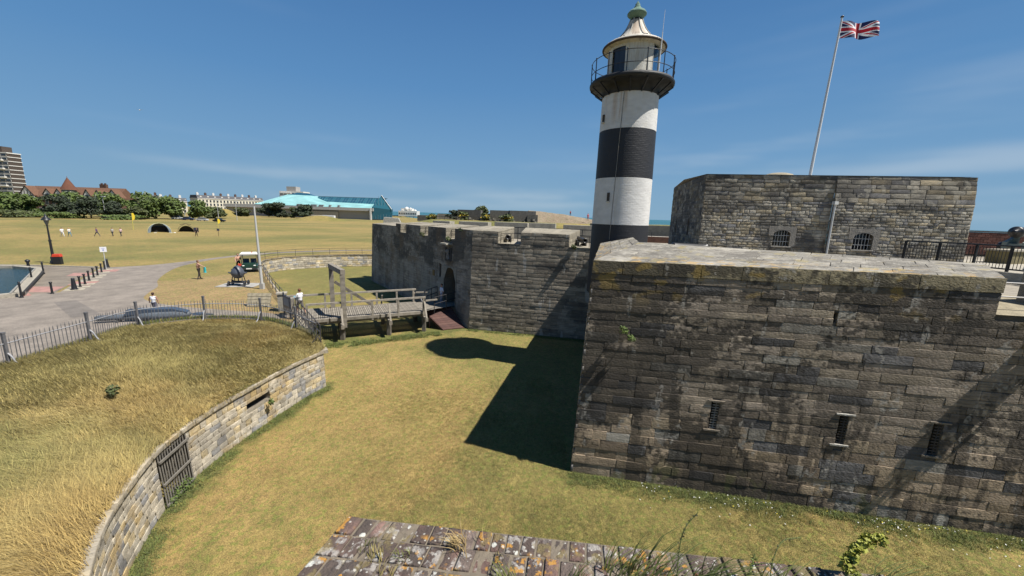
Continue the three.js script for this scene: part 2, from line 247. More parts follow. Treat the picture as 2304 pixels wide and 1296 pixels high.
// stones of several patches go to one parent: the largest in view as parts, the rest joined
function build(parent, sets, most = 300, name = 'stone') {
  const all = []; for (const S of sets) for (const s of S.stones) { const c = S.pa.P((s.u0 + s.u1) / 2, (s.v0 + s.v1) / 2, 0), to = EYE.clone().sub(c), d = to.length(), n = S.pa.P((s.u0 + s.u1) / 2, (s.v0 + s.v1) / 2, 1).sub(c); all.push({ s, S, a: (s.u1 - s.u0) * (s.v1 - s.v0) * Math.max(.02, n.dot(to) / d) / d / d * (S.seen ? S.seen(c) : 1) }); }
  all.sort((a, b) => b.a - a.a); const rest = new Map();
  all.forEach((e, i) => { const g = stoneGeo(e.S.pa, e.s, e.S.o); if (i < most) part(parent, name, g, e.S.mat); else { if (!rest.has(e.S.mat)) rest.set(e.S.mat, []); rest.get(e.S.mat).push(g); } });
  let k = 0; for (const [m, l] of rest) { const p = part(parent, 'small_' + name + 's', l, m); p.userData.kind = 'stuff'; k++; }
}
// colour of a wall: a tint for each stone, grain, then weathering given in metres on the wall
function wallTex(pa, stones, W, H, o) {
  const d = new Float32Array(W * H * 3), sx = W / (o.UU ?? pa.U), sy = H / (o.VV ?? pa.V), uo = o.uo ?? 0, vo = o.vo ?? 0; const m = o.mortar;
  for (let i = 0; i < W * H; i++) { d[i * 3] = m[0]; d[i * 3 + 1] = m[1]; d[i * 3 + 2] = m[2]; }
  for (const s of stones) {
    const c = o.tint(s), i0 = Math.max(0, Math.floor((s.u0 + uo) * sx)), i1 = Math.min(W, Math.ceil((s.u1 + uo) * sx)), j0 = Math.max(0, Math.floor((s.v0 + vo) * sy)), j1 = Math.min(H, Math.ceil((s.v1 + vo) * sy));
    for (let j = j0; j < j1; j++) for (let i = i0; i < i1; i++) { const k = (j * W + i) * 3; d[k] = c[0]; d[k + 1] = c[1]; d[k + 2] = c[2]; }
  }
  const c = [0, 0, 0];
  return dataTex(W, H, (i, j, out) => {
    const k = (j * W + i) * 3, u = i / sx - uo, v = j / sy - vo; out[0] = d[k]; out[1] = d[k + 1]; out[2] = d[k + 2];
    const g = fbm(u * (o.gx ?? 9), v * (o.gy ?? 26), 4), g2 = fbm(u * 2.3 + 50, v * 2.3, 4), f = (.55 + .9 * g) * (.7 + .6 * g2); out[0] *= f; out[1] *= f; out[2] *= f; o.weather?.(u, v, out);
  });
}
const blend = (c, t, r, g, b) => { c[0] = mix(c[0], r, t); c[1] = mix(c[1], g, t); c[2] = mix(c[2], b, t); };
const stoneMat = (map, bump = .012) => new THREE.MeshStandardMaterial({ map, color: C(1, 1, 1), roughness: .95, bumpMap: rep(grainTex, 30, 16), bumpScale: bump, side: THREE.DoubleSide });
const mortarMat = rough(.16, .145, .12), coreMat = rough(.26, .235, .19), jointMat = rough(.15, .125, .095);
// ---------------------------------------------------------------- the castle
// backing of a wall with rectangular holes, joints lie on it; recesses behind holes
function coreGeo(pa, rects, holes = [], d = -.022, N = 10) {
  const q = []; for (const [a, b, v0, v1] of rects) {
    const us = new Set(), vs = new Set([v0, v1]); for (let i = 0; i <= N; i++) us.add(mix(a, b, i / N)); for (const h of holes) { for (const x of [h[0], h[1]]) if (x > a && x < b) us.add(x); for (const x of [h[2], h[3]]) if (x > v0 && x < v1) vs.add(x); }
    const U = [...us].sort((x, y) => x - y), W = [...vs].sort((x, y) => x - y);
    for (let i = 0; i + 1 < U.length; i++) for (let j = 0; j + 1 < W.length; j++) { const um = (U[i] + U[i + 1]) / 2, vm = (W[j] + W[j + 1]) / 2; if (holes.some((h) => um > h[0] && um < h[1] && vm > h[2] && vm < h[3])) continue; q.push([pa.P(U[i], W[j], d).toArray(), pa.P(U[i + 1], W[j], d).toArray(), pa.P(U[i + 1], W[j + 1], d).toArray(), pa.P(U[i], W[j + 1], d).toArray()]); }
  }
  return quadGeo(q);
}
function recess(pa, [u0, u1, v0, v1], depth, splay = 0) {
  const f = (u, v, d) => pa.P(u, v, d).toArray(), o = -.02, s = splay, D = -depth;
  return quadGeo([[f(u0, v0, o), f(u0 + s, v0, D), f(u0 + s, v1, D), f(u0, v1, o)], [f(u1 - s, v0, D), f(u1, v0, o), f(u1, v1, o), f(u1 - s, v1, D)], [f(u0, v0, o), f(u1, v0, o), f(u1 - s, v0, D), f(u0 + s, v0, D)], [f(u0 + s, v1, D), f(u1 - s, v1, D), f(u1, v1, o), f(u0, v1, o)], [f(u0 + s, v0, D), f(u1 - s, v0, D), f(u1 - s, v1, D), f(u0 + s, v1, D)]]);
}
const darkStone = rough(.26, .225, .17), paleSlab = rough(.5, .45, .36);
const UD = V(.984, 0, .179), ND = V(-.179, 0, .984);

// --- texture for paved wall tops, uv in metres /8
function pavedTop(parent, pa, o = {}) {
  const st = layCourses(pa, { h: o.h ?? [.7, 1.05], w: o.w ?? [.8, 1.5], proud: .012, ext: o.ext ?? .02, range: o.range, v1: pa.V });
  const map = wallTex(pa, st, o.W ?? 1024, o.H ?? 512, { mortar: [.2, .17, .12], gx: 7, gy: 7, tint: (s) => { const k = mix(.2, .36, s.t); return [k, k * .92, k * .77]; }, weather(u, v, c) {
    const a = fbm(u * 1.7, v * 1.7 + 5, 4), l = fbm(u * 3 + 9, v * 3, 4), s = fbm(u * 9, v * 9 + 70, 3); blend(c, .55 * sst(.5, .68, a), .13, .115, .095); blend(c, .6 * sst(.58, .68, l) * sst(1.8, .0, v), .55, .33, .07); blend(c, .6 * sst(.66, .76, s), .5, .47, .4); blend(c, .5 * sst(.62, .7, fbm(u * 2.2 + 30, v * 2.2, 4)), .36, .29, .11); } });
  return { pa, stones: st, o: { joint: .014, relief: .014, jitter: .02, bevel: .015 }, mat: stoneMat(map, .008) };
}

// ============ near bastion
{
  const t = thing('castle_bastion', 'tall near stone bastion of dark weathered blocks with sloping pale parapet top', 'castle wall');
  const B = V(2.24, 0, -12.03), T = V(2.57, 7.38, -12.26);
  const pa = quadPatch(B, B.clone().addScaledVector(UD, 24), V(26.19, 7.55, -8.01), T), E = 10.86, SILL = 6.47;
  const slits = [[4.13, 4.36, 2.2, 3.15], [7.72, 7.96, 2.2, 3.15], [10.1, 10.36, 2.18, 3.2], [7.0, 7.11, 5.95, 6.25]];
  const out = [E, 24.5, SILL, 9];
  const common = { h: (v) => v < 2.4 ? [.28, .42] : [.2, .3], proud: .013, rowProud: .016, ext: .02, holes: [...slits, out] };
  const st = [...layCourses(pa, { ...common, w: (v) => v < 2.4 ? [.4, 1.05] : [.45, 1.5], v1: 7.06 })];
  const cope = layCourses(pa, { h: [.31, .33], w: [.8, 1.3], v0: 7.06, v1: pa.V, range: () => [-.03, E + .02], proud: .004 }); cope.forEach((s) => { s.proud += .028; s.cope = 1; });
  const map = wallTex(pa, [...st, ...cope], 2048, 1024, { mortar: [.1, .085, .065], gx: 4, gy: 30, tint: (s) => {
    if (s.cope) { const k = mix(.22, .34, s.t); return [k, k * .84, k * .52]; }
    const low = sst(3.6, 1.4, (s.v0 + s.v1) / 2), k = mix(.14, .31, Math.pow(s.t, 1.1)) * mix(1, 1.2, low), w = mix(.62, .46, clamp(low * .65 + s.t2 * .35)); let c = [k * 1.24, k * mix(1.02, .95, low), k * w * 1.3]; if (s.t2 > .9) c = [k * .55, k * .52, k * .5]; if (s.t2 < .06) c = [k * 1.3, k * 1.18, k * .98]; return c; },
    weather(u, v, c) {
      const big = fbm(u * .42 + 3.3, v * .6 + 1.1, 5), band = fbm(u * .3 + 20, v * 2.6, 4), drip = fbm(u * 2.6 + 7, v * .35 + 2, 4), fine = fbm(u * 8, v * 9, 3), upper = sst(4.6, 6.8, v);
      const soot = clamp(sst(.48, .57, big + (fine - .5) * .35) * .85 + upper * sst(.46, .58, band + (fine - .5) * .4) * .8 + sst(.54, .62, drip + (fine - .5) * .2) * .75 * sst(5.8, 2.5, v));
      blend(c, soot * .84, .03, .026, .021);
      blend(c, .65 * sst(.66, .74, fbm(u * 3.1 + 60, v * 1.1 + 9, 4)) * sst(.45, .6, fine), .4, .37, .32);
      blend(c, .5 * sst(.6, .7, fbm(u * 1.9 + 80, v * 3 + 4, 4)) * sst(5.8, 7.1, v), .4, .27, .06);
      blend(c, .4 * sst(.62, .72, fbm(u * 2.4 + 81, v * 2 + 44, 4)) * sst(1.2, .2, v), .16, .17, .05);
    } });
  const m = stoneMat(map, .008);
  part(t, 'wall_core', [coreGeo(pa, [[0, E, 0, pa.V], [E, 24, 0, SILL]], slits)], jointMat);
  // parapet top, side face, cheek
  const RT = pa.P(E, pa.V, 0), IL = V(5.27, 7.75, -16.3), IR = V(16.3, 7.57, -13.4), SF = V(4.5, 7.42, -20.1), SI = V(6.1, 7.78, -19.9);
  const top1 = quadPatch(T, RT, IR, IL), top2 = quadPatch(SF, T, IL, SI);
  const side = quadPatch(V(5.95, 0, -27), B, T, V(6.25, 7.4, -27));
  const sideSt = layCourses(side, { h: [.27, .33], w: [.6, 1.3], proud: .012 });
  const sideMap = wallTex(side, sideSt, 1024, 512, { mortar: [.06, .055, .05], tint: (s) => { const k = mix(.16, .34, s.t); return [k, k * .93, k * .84]; }, weather(u, v, c) { blend(c, .7 * sst(.5, .62, fbm(u * .5, v * .7, 4)), .04, .04, .04); } });
  const cheek = quadPatch(pa.P(E, SILL, 0), V(16.2, 6.47, -13.5), IR, RT);
  const cheekSt = layCourses(cheek, { h: [.3, .34], w: [.6, 1.1], proud: .01 });
  const cheekMap = wallTex(cheek, cheekSt, 256, 128, { mortar: [.1, .09, .07], tint: (s) => { const k = mix(.25, .42, s.t); return [k, k * .92, k * .78]; } });
  part(t, 'parapet_core', [coreGeo(top1, [[0, top1.U, 0, top1.V]]), coreGeo(top2, [[0, top2.U, 0, top2.V]]), coreGeo(side, [[0, side.U, 0, side.V]]), coreGeo(cheek, [[0, cheek.U, 0, cheek.V]]), quadGeo([[IR.toArray(), IL.toArray(), [5.27, 6, -16.3], [16.3, 6, -13.4]], [IL.toArray(), SI.toArray(), [6.1, 6, -19.9], [5.27, 6, -16.3]], [SF.toArray(), SI.toArray(), [6.1, 6, -19.9], [4.5, 6, -20.1]]])], mortarMat);
  const T1 = pavedTop(t, top1), T2 = pavedTop(t, top2, { W: 512, H: 256 });
  build(t, [{ pa, stones: [...st, ...cope], o: { joint: .006, relief: .009, jitter: .008, bevel: .008 }, mat: m, seen: (c) => c.x > 15.6 ? .1 : 1 }, T1, T2, { pa: side, stones: sideSt, o: {}, mat: stoneMat(sideMap) }, { pa: cheek, stones: cheekSt, o: {}, mat: stoneMat(cheekMap), seen: () => .02 }], 330);
  // sill of the embrasure beside the parapet
  part(t, 'embrasure_sill', quadGeo([[pa.P(E, SILL, .02).toArray(), pa.P(24, SILL, .02).toArray(), V(28.2, 6.5, -11.5).toArray(), V(16.2, 6.5, -13.5).toArray()]]), rough(.42, .36, .24));
  // loopholes with lintels, sills and gratings
  slits.forEach((h, i) => {
    const r = part(t, 'loophole', recess(pa, h, .55, i === 3 ? .02 : .04), darkStone);
    if (i === 3) return; const mid = (h[0] + h[1]) / 2, f = (u, v, d) => pa.P(u, v, d).toArray();
    const pale = i === 1 ? rough(.6, .57, .5) : rough(.3, .25, .19);
    part(r, 'sill', beam(f(h[0] - .14, h[2] - .02, .012), f(h[1] + .12, h[2] - .02, .012), .06, .05), pale); part(r, 'lintel', beam(f(h[0] - .12, h[3] + .02, .012), f(h[1] + .14, h[3] + .02, .012), .06, .045), pale);
    const bars = [rod(f(mid + .03, h[2], -.04), f(mid + .03, h[3], -.04), .018, .018, 6)]; for (let k = 0; k < 11; k++) { const v = mix(h[2] + .05, h[3] - .05, k / 10); bars.push(beam(f(mid - .07, v, -.04), f(mid + .12, v, -.04), .012, .028)); }
    part(r, 'grating', bars, i === 0 ? rough(.45, .42, .37) : rough(.12, .1, .085));
  });
}

// ============ floor slab of the gun platforms
struct('gun_platform', prism([[-3.3, -29.6], [-16.4, -47.2], [-8, -56], [20, -55], [60, -45], [62, -12], [27.5, -11.9], [16.4, -13.6], [5.4, -16.5], [6.4, -27.2]], 5.95, 6.2), rough(.42, .37, .29));

// ============ gate bastion: two faces with merlons
function merlon(sets, cores, pa, u0, u1, vS, vT, depth, rise, sp) {
  const inn = pa.n.clone().setY(0).normalize().multiplyScalar(-depth), al = pa.P(1, 0, 0).sub(pa.P(0, 0, 0)).normalize();
  const F0 = pa.P(u0, vT, 0), F1 = pa.P(u1, vT, 0), I0 = F0.clone().add(inn).addScaledVector(al, sp[0]), I1 = F1.clone().add(inn).addScaledVector(al, sp[1]); I0.y += rise; I1.y += rise;
  const dn = (p) => V(p.x, pa.P(u0, vS, 0).y - .1, p.z), S0 = pa.P(u0, vS - .1, 0), S1 = pa.P(u1, vS - .1, 0);
  const top = quadPatch(F0, F1, I1, I0), r = quadPatch(S1, dn(I1), I1, F1), l = quadPatch(dn(I0), S0, F0, I0);
  sets.push({ pa: top, kind: 'top' }, { pa: r, kind: 'cheek' }, { pa: l, kind: 'cheek' });
  for (const q of [top, r, l]) cores.push(coreGeo(q, [[0, q.U, 0, q.V]], [], -.02, 2));
  cores.push(quadGeo([[I0.toArray(), I1.toArray(), dn(I1).toArray(), dn(I0).toArray()]]));
}
{
  const t = thing('castle_gate_bastion', 'grey stone bastion with gun embrasures and arched gateway behind the wooden bridge', 'castle wall');
  const A = V(-3.21, 0, -28.63), Cg = V(-17.72, 0, -47.96), tA = V(-3.02, 7.53, -28.72), tC = V(-17.35, 7.42, -47.9);
  const fa = quadPatch(A, V(6.6, 0, -26.56), V(6.6, 7.47, -26.75), tA), ga = quadPatch(Cg, A, tA, tC);
  const faT = fa.V, gaT = ga.V, S = 6.64;
  const fHoles = [[1.97, 3.66, S, 9], [7.16, 12, S, 9]], gateHole = [19.6, 21.85, -.1, 4.35], slotHole = [18.75, 19.1, 3.3, 4.4], gHoles = [[9.5, 11, S, 9], [14.55, 16.25, S, 9], [19.75, 21.3, S, 9], [-1, 8.13, 7.22, 9]];
  const fst = layCourses(fa, { h: [.24, .34], w: [.5, 1.25], proud: .012, rowProud: .01, ext: .015, holes: fHoles });
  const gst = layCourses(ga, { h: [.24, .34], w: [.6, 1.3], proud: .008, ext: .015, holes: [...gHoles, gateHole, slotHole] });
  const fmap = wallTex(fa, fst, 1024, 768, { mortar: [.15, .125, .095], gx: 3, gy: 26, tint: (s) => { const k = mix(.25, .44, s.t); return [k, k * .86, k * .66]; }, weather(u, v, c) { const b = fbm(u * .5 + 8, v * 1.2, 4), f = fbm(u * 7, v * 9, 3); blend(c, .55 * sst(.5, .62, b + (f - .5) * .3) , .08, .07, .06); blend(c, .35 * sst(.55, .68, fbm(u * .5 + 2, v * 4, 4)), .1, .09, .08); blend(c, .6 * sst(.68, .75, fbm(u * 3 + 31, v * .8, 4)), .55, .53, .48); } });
  const gmap = wallTex(ga, gst, 1536, 512, { mortar: [.1, .094, .084], gx: 3, gy: 14, tint: (s) => { const k = mix(.17, .3, s.t); return [k, k * .9, k * .76]; }, weather(u, v, c) { const lo = sst(4.4, 3.6, v + (fbm(u * .5, v * .2, 3) - .5) * 1.2), dr = fbm(u * 1.1 + 4, v * .16, 4); blend(c, .6 * sst(.42, .6, dr) * lo, .34, .32, .28); blend(c, .8 * sst(.4, .56, fbm(u * .6 + 70, v * .9, 4) + (fbm(u * 5, v * 5, 3) - .5) * .3) * (1 - lo * .8), .06, .056, .05); blend(c, .35 * sst(.55, .7, fbm(u * .7 + 30, v * .7, 3)), .2, .13, .07); } });  // gate face stones tinted darker than the lit face: some shade is coloured in
  const sets = [], cores = [coreGeo(fa, [[0, 12, 0, S], [0, 1.97, S, faT], [3.66, 7.16, S, faT]].map((r) => [r[0], Math.min(r[1], fa.U), r[2], r[3]])), coreGeo(ga, [[0, ga.U, 0, S], [0, 8.13, S, 7.22], [8.13, 9.5, S, gaT], [11, 14.55, S, gaT], [16.25, 19.75, S, gaT], [21.3, ga.U, S, gaT]], [gateHole, slotHole])];
  merlon(sets, cores, fa, .0, 1.97, S, faT, 3.4, .25, [0, .45]); merlon(sets, cores, fa, 3.66, 7.16, S, faT, 3.4, .25, [-.3, .55]);
  merlon(sets, cores, ga, 0, 8.13, S, 7.22, 3, .2, [0, 0]); merlon(sets, cores, ga, 8.13, 9.5, S, gaT, 3, .2, [0, .3]); merlon(sets, cores, ga, 11, 14.55, S, gaT, 3, .2, [-.3, .3]); merlon(sets, cores, ga, 16.25, 19.75, S, gaT, 3, .2, [-.3, .3]); merlon(sets, cores, ga, 21.3, ga.U, S, gaT, 3, .2, [-.3, 0]);
  const sillQ = (pa, a, b, d) => { const i = pa.n.clone().setY(0).normalize().multiplyScalar(-d), p = pa.P(a, S - .004, .02), q = pa.P(b, S - .004, .02); return [p.toArray(), q.toArray(), q.clone().add(i).toArray(), p.clone().add(i).toArray()]; };
  part(t, 'embrasure_sill', quadGeo([sillQ(fa, 1.97, 3.66, 3.4), sillQ(fa, 7.16, fa.U, 2), sillQ(ga, 9.5, 11, 3), sillQ(ga, 14.55, 16.25, 3), sillQ(ga, 19.75, 21.3, 3)]), rough(.48, .43, .33));
  part(t, 'wall_core', cores, rough(.3, .27, .22));
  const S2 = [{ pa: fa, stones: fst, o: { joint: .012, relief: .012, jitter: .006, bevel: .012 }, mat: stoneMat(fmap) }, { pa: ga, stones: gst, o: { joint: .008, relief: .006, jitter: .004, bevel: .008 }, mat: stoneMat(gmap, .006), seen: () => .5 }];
  const topMap = (k) => rough(.4 * k, .355 * k, .27 * k), tm = [topMap(1), topMap(.85), topMap(1.1)];
  for (const s of sets) { const st = layCourses(s.pa, s.kind === 'top' ? { h: [.7, 1], w: [.8, 1.4], proud: .01 } : { h: [.28, .36], w: [.5, 1], proud: .01 }); for (const q of st) S2.push({ pa: s.pa, stones: [q], o: { UU: 1, VV: 1, jitter: .01 }, mat: tm[q.t * 3 | 0], seen: () => s.kind === 'top' ? .6 : 1 }); }
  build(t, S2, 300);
  // gateway arch: jambs and voussoirs round a barrel passage
  const um = 20.72, r = 1.02, spr = 3.28, f = (u, v, d) => ga.P(u, v, d).toArray(), vouss = [rough(.34, .32, .27), rough(.28, .265, .23)];
  const q = [], N = 14; for (let i = 0; i <= N; i++) q.push([um - r * Math.cos(Math.PI * i / N), spr + r * Math.sin(Math.PI * i / N)]);
  const prof = [[um - r, 1.2], ...q, [um + r, 1.2]];
  part(t, 'gate_passage', quadGeo([...prof.slice(0, -1).map((p, i) => [f(p[0], p[1], .0), f(prof[i + 1][0], prof[i + 1][1], .0), f(prof[i + 1][0], prof[i + 1][1], -4.5), f(p[0], p[1], -4.5)]), [f(um - r, 1.2, -4.5), f(um + r, 1.2, -4.5), f(um + r, 4.4, -4.5), f(um - r, 4.4, -4.5)]]), rough(.26, .225, .175));
  part(t, 'gate_floor', quadGeo([[f(um - r, 1.22, .35), f(um + r, 1.22, .35), f(um + r, 1.22, -4.4), f(um - r, 1.22, -4.4)]]), rough(.3, .27, .22));
  const slabQ = (P) => quadGeo([[f(...P[0], .03), f(...P[1], .03), f(...P[2], .03), f(...P[3], .03)]]);
  for (let i = 0; i < N; i++) { const o = (k) => { const a = Math.PI * k / N, c = [um - r * 1.0 * Math.cos(a), spr + r * Math.sin(a)], e = Math.abs(Math.cos(a)) > Math.abs(Math.sin(a)) * 1 ? 1 : 1; return [c, [clamp(um - (r + .28) * Math.cos(a), 19.6, 21.85), Math.min(4.38, spr + (r + .28) * Math.sin(a))]]; }, [a, A2] = o(i), [b, B2] = o(i + 1); part(t, 'arch_stone', slabQ([a, b, B2, A2]), vouss[i % 2]); }
  for (const s of [-1, 1]) for (let k = 0; k < 4; k++) { const x0 = um + s * r, x1 = s < 0 ? 19.58 : 21.87, v0 = 1.2 + k * .52, v1 = v0 + .51; part(t, 'jamb_stone', s < 0 ? slabQ([[x1, v0], [x0, v0], [x0, v1], [x1, v1]]) : slabQ([[x0, v0], [x1, v0], [x1, v1], [x0, v1]]), vouss[(k + (s > 0)) % 2]); }
  for (const s of [-1, 1]) part(t, 'spandrel', slabQ(s < 0 ? [[19.58, 3.28], [19.75, 3.28], [20.3, 4.38], [19.58, 4.38]] : [[21.7, 3.28], [21.87, 3.28], [21.87, 4.38], [21.15, 4.38]]), vouss[0]);
  part(t, 'gate_base', slabQ([[19.58, 0], [21.87, 0], [21.87, 1.2], [19.58, 1.2]]), vouss[1]);
  part(t, 'slot', recess(ga, slotHole, .8, 0), rough(.24, .21, .17));
  part(t, 'niche_frame', [beam(f(20.0, 4.85, .06), f(20.0, 5.9, .06), .12, .14), beam(f(20.85, 4.85, .06), f(20.85, 5.9, .06), .12, .14), beam(f(20.0, 4.85, .06), f(20.85, 4.85, .06), .12, .1)], rough(.09, .085, .08));
  part(t, 'coat_of_arms', [beam(f(20.42, 4.95, .08), f(20.42, 5.75, .08), .4, .14), ball(.2, ...f(20.42, 5.6, .12), 1, 1, 1, 8), beam(f(20.2, 5, .1), f(20.36, 5.5, .1), .1, .1), beam(f(20.64, 5, .1), f(20.48, 5.5, .1), .1, .1)], rough(.3, .29, .28));
  part(t, 'hood_slab', [beam(f(19.9, 6.22, .28), f(20.95, 6.22, .28), .6, .12)], rough(.6, .55, .45)); part(t, 'wall_plaque', beam(f(17.5, 3.5, .03), f(17.85, 3.5, .03), .05, .5), rough(.3, .19, .06));
  // iron guard rails in the embrasures
  const iron = mat(.02, .02, .022, .6);
  for (const [pa, a, b] of [[fa, 2.05, 3.58], [fa, 7.7, 9.4], [ga, 9.55, 10.95], [ga, 14.6, 16.2], [ga, 19.8, 21.25]]) { const r = []; const g = (u, v) => pa.P(u, v, -.5).toArray(); for (const v of [S + .38, S + .72]) r.push(rod(g(a, v), g(b, v), .018)); for (const u of [a, (a + b) / 2, b]) r.push(rod(g(u, S), g(u, S + .74), .02)); part(t, 'guard_rail', r, iron); }
}

// ============ keep
{
  const t = thing('castle_keep', 'broad stone keep with two barred arched windows behind the near bastion', 'castle keep');
  const k = (u, y, d = 0) => V(12.34, 0, -26).addScaledVector(UD, u).addScaledVector(ND, d).setY(y);
  const Y0 = 6.2, YM = 10.1, YT = 11.69, W = 14.7, dn = .2;
  const hl = [[4.45, 5.42, 7.28 - Y0, 8.3 - Y0]], hr = [[8.86 - 7.5, 9.9 - 7.5, 7.26 - Y0, 8.3 - Y0]];
  const LL = quadPatch(k(0, Y0), k(7.5, Y0), k(7.5, YM), k(0, YM)), LR = quadPatch(k(7.5, Y0, dn + .04), k(W + .1, Y0, dn + .04), k(W + .02, YM, dn), k(7.5, YM, dn)), UL = quadPatch(k(0, YM), k(7.5, YM), k(7.5, YT), k(0, YT)), UR = quadPatch(k(7.5, YM, dn), k(W + .02, YM, dn), k(W, YT), k(7.5, YT));
  const sd = (w, y) => V(12.34, 0, -26).addScaledVector(ND, -w).setY(y);
  const SD = quadPatch(sd(9.5, Y0), sd(0, Y0), sd(0, YT), sd(9.5, 11.5)), hs = [[9.5 - 3.42, 9.5 - 2.95, 1.45, 2.75], [9.5 - 7.35, 9.5 - 6.95, 1.5, 2.75]];
  const rub = (v) => ({ h: [.13, .24], w: [.22, .6], proud: .016, joint: .02 });
  const mk = (pa, hs, o, seed, dark) => { const st = layCourses(pa, { ...o, holes: hs, ext: .01 }); const map = wallTex(pa, st, 1024, 512, { mortar: [.2, .175, .13], gx: 6, gy: 14, tint: (s) => { const v = mix(.26, .62, s.t) * dark; return s.t2 > .85 ? [v * .6, v * .57, v * .54] : s.t2 < .28 ? [v * 1.12, v * .93, v * .62] : [v, v * .9, v * .72]; }, weather(u, v, c) { blend(c, .65 * sst(.5, .64, fbm(u * .45 + seed, v * .8, 4)), .08, .075, .07); blend(c, .5 * sst(.6, .7, fbm(u * 2.4 + seed, v * 2.4, 4)), .58, .53, .42); } }); return { pa, stones: st, o: { joint: .018, relief: .022, jitter: .02, bevel: .018 }, mat: stoneMat(map, .016) }; };
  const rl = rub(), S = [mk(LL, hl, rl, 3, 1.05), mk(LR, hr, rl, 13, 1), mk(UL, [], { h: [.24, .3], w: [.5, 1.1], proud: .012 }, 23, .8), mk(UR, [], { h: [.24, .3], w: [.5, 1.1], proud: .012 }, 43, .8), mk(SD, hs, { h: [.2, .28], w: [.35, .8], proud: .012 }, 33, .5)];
  const cores = [[LL, hl], [LR, hr], [UL, []], [UR, []], [SD, hs]].map(([p, h]) => coreGeo(p, [[0, p.U, 0, p.V]], h)), e1 = k(W, YT), e2 = e1.clone().addScaledVector(ND, -12);
  cores.push(quadGeo([[k(7.5, Y0, 0).toArray(), k(7.5, Y0, dn + .04).toArray(), k(7.5, YM, dn).toArray(), k(7.5, YT, 0).toArray()]]), quadGeo([[k(W, Y0).toArray(), e2.clone().setY(Y0).toArray(), e2.toArray(), e1.toArray()]]));
  part(t, 'wall_core', cores, rough(.27, .24, .19));
  build(t, S, 300);
  part(t, 'roof', [quadGeo([[k(0, YT + .02, .03).toArray(), k(W, YT + .02, .03).toArray(), k(W, YT + .5, -6).toArray(), k(0, YT + .22, -6).toArray()], [k(0, YT + .22, -6).toArray(), k(W, YT + .5, -6).toArray(), k(W, YT - .2, -12).toArray(), sd(9.5, 11.52).toArray()]])], rough(.5, .46, .38));
  part(t, 'roof_drum', lathe([[0, .35], [.55, .33], [.95, .22], [1.05, 0], [1.05, -.8]], 20, 20.9, 12.3, -32), rough(.46, .4, .28));
  const bars = mat(.62, .61, .58, .6), frame = rough(.42, .38, .32), glass = mat(.012, .014, .018, .15);
  for (const [pa, h] of [[LL, hl[0]], [LR, hr[0]]]) {
    const f = (u, v, d) => pa.P(u, v, d).toArray(), um = (h[0] + h[1]) / 2, hw = (h[1] - h[0]) / 2, sp = h[3] - .26;
    const w = part(t, 'window', recess(pa, h, .35, 0), darkStone);
    part(w, 'pane', quadGeo([[f(h[0], h[2], -.3), f(h[1], h[2], -.3), f(h[1], h[3], -.3), f(h[0], h[3], -.3)]]), glass);
    const arch = []; const N = 10; for (let i = 0; i < N; i++) { const a = (j) => { const x = Math.PI * j / N; return [um - hw * Math.cos(x), sp + .24 * Math.sin(x)]; }, p = a(i), q = a(i + 1); arch.push([f(p[0], p[1], .03), f(q[0], q[1], .03), f(q[0], h[3] + .02, .03), f(p[0], h[3] + .02, .03)]); } arch.push([f(h[0] - .3, sp - .1, .032), f(h[0] + .0, sp - .1, .032), f(h[0], h[3] + .25, .032), f(h[0] - .3, h[3] + .25, .032)], [f(h[1], h[2], .032), f(h[1] + .32, h[2], .032), f(h[1] + .32, h[3] + .25, .032), f(h[1], h[3] + .25, .032)], [f(h[0], h[3] + .02, .034), f(h[1], h[3] + .02, .034), f(h[1], h[3] + .25, .034), f(h[0], h[3] + .25, .034)]);
    part(w, 'surround', quadGeo(arch), frame);
    part(w, 'sill', beam(f(h[0] - .08, h[2] - .03, .03), f(h[1] + .08, h[2] - .03, .03), .14, .06), rough(.62, .57, .48));
    const b = []; for (let i = 1; i < 6; i++) { const u = mix(h[0], h[1], i / 6), yy = sp + .22 * Math.sqrt(Math.max(0, 1 - ((u - um) / hw) ** 2)); b.push(rod(f(u, h[2], -.08), f(u, yy, -.08), .011, .011, 5)); } for (const v of [.3, .68]) b.push(beam(f(h[0], h[2] + v, -.08), f(h[1], h[2] + v, -.08), .012, .025)); part(w, 'window_bars', b, bars);
  }
  for (const h of hs) { const w = part(t, 'lancet_window', recess(SD, h, .5, .04), rough(.24, .21, .17)); const f = (u, v, d) => SD.P(u, v, d).toArray(), um = (h[0] + h[1]) / 2; part(w, 'lancet_head', quadGeo([[f(h[0] - .02, h[3] - .35, .02), f(h[0] + .02, h[3] - .35, .02), f(um, h[3], .02), f(h[0] - .02, h[3] + .02, .02)], [f(h[1] - .02, h[3] - .35, .02), f(h[1] + .02, h[3] - .35, .02), f(h[1] + .02, h[3] + .02, .02), f(um, h[3], .02)]]), rough(.24, .22, .19)); }
  const dp = [rod(k(7.47, 6.3, .34).toArray(), k(7.47, 9.95, .3).toArray(), .055, .055, 10)]; const pipe = part(t, 'drainpipe', dp, mat(.62, .62, .6, .5)); part(pipe, 'hopper_head', box(.26, .2, .2, ...k(7.47, 10.05, .3).toArray(), .18), mat(.6, .6, .58, .5));
}
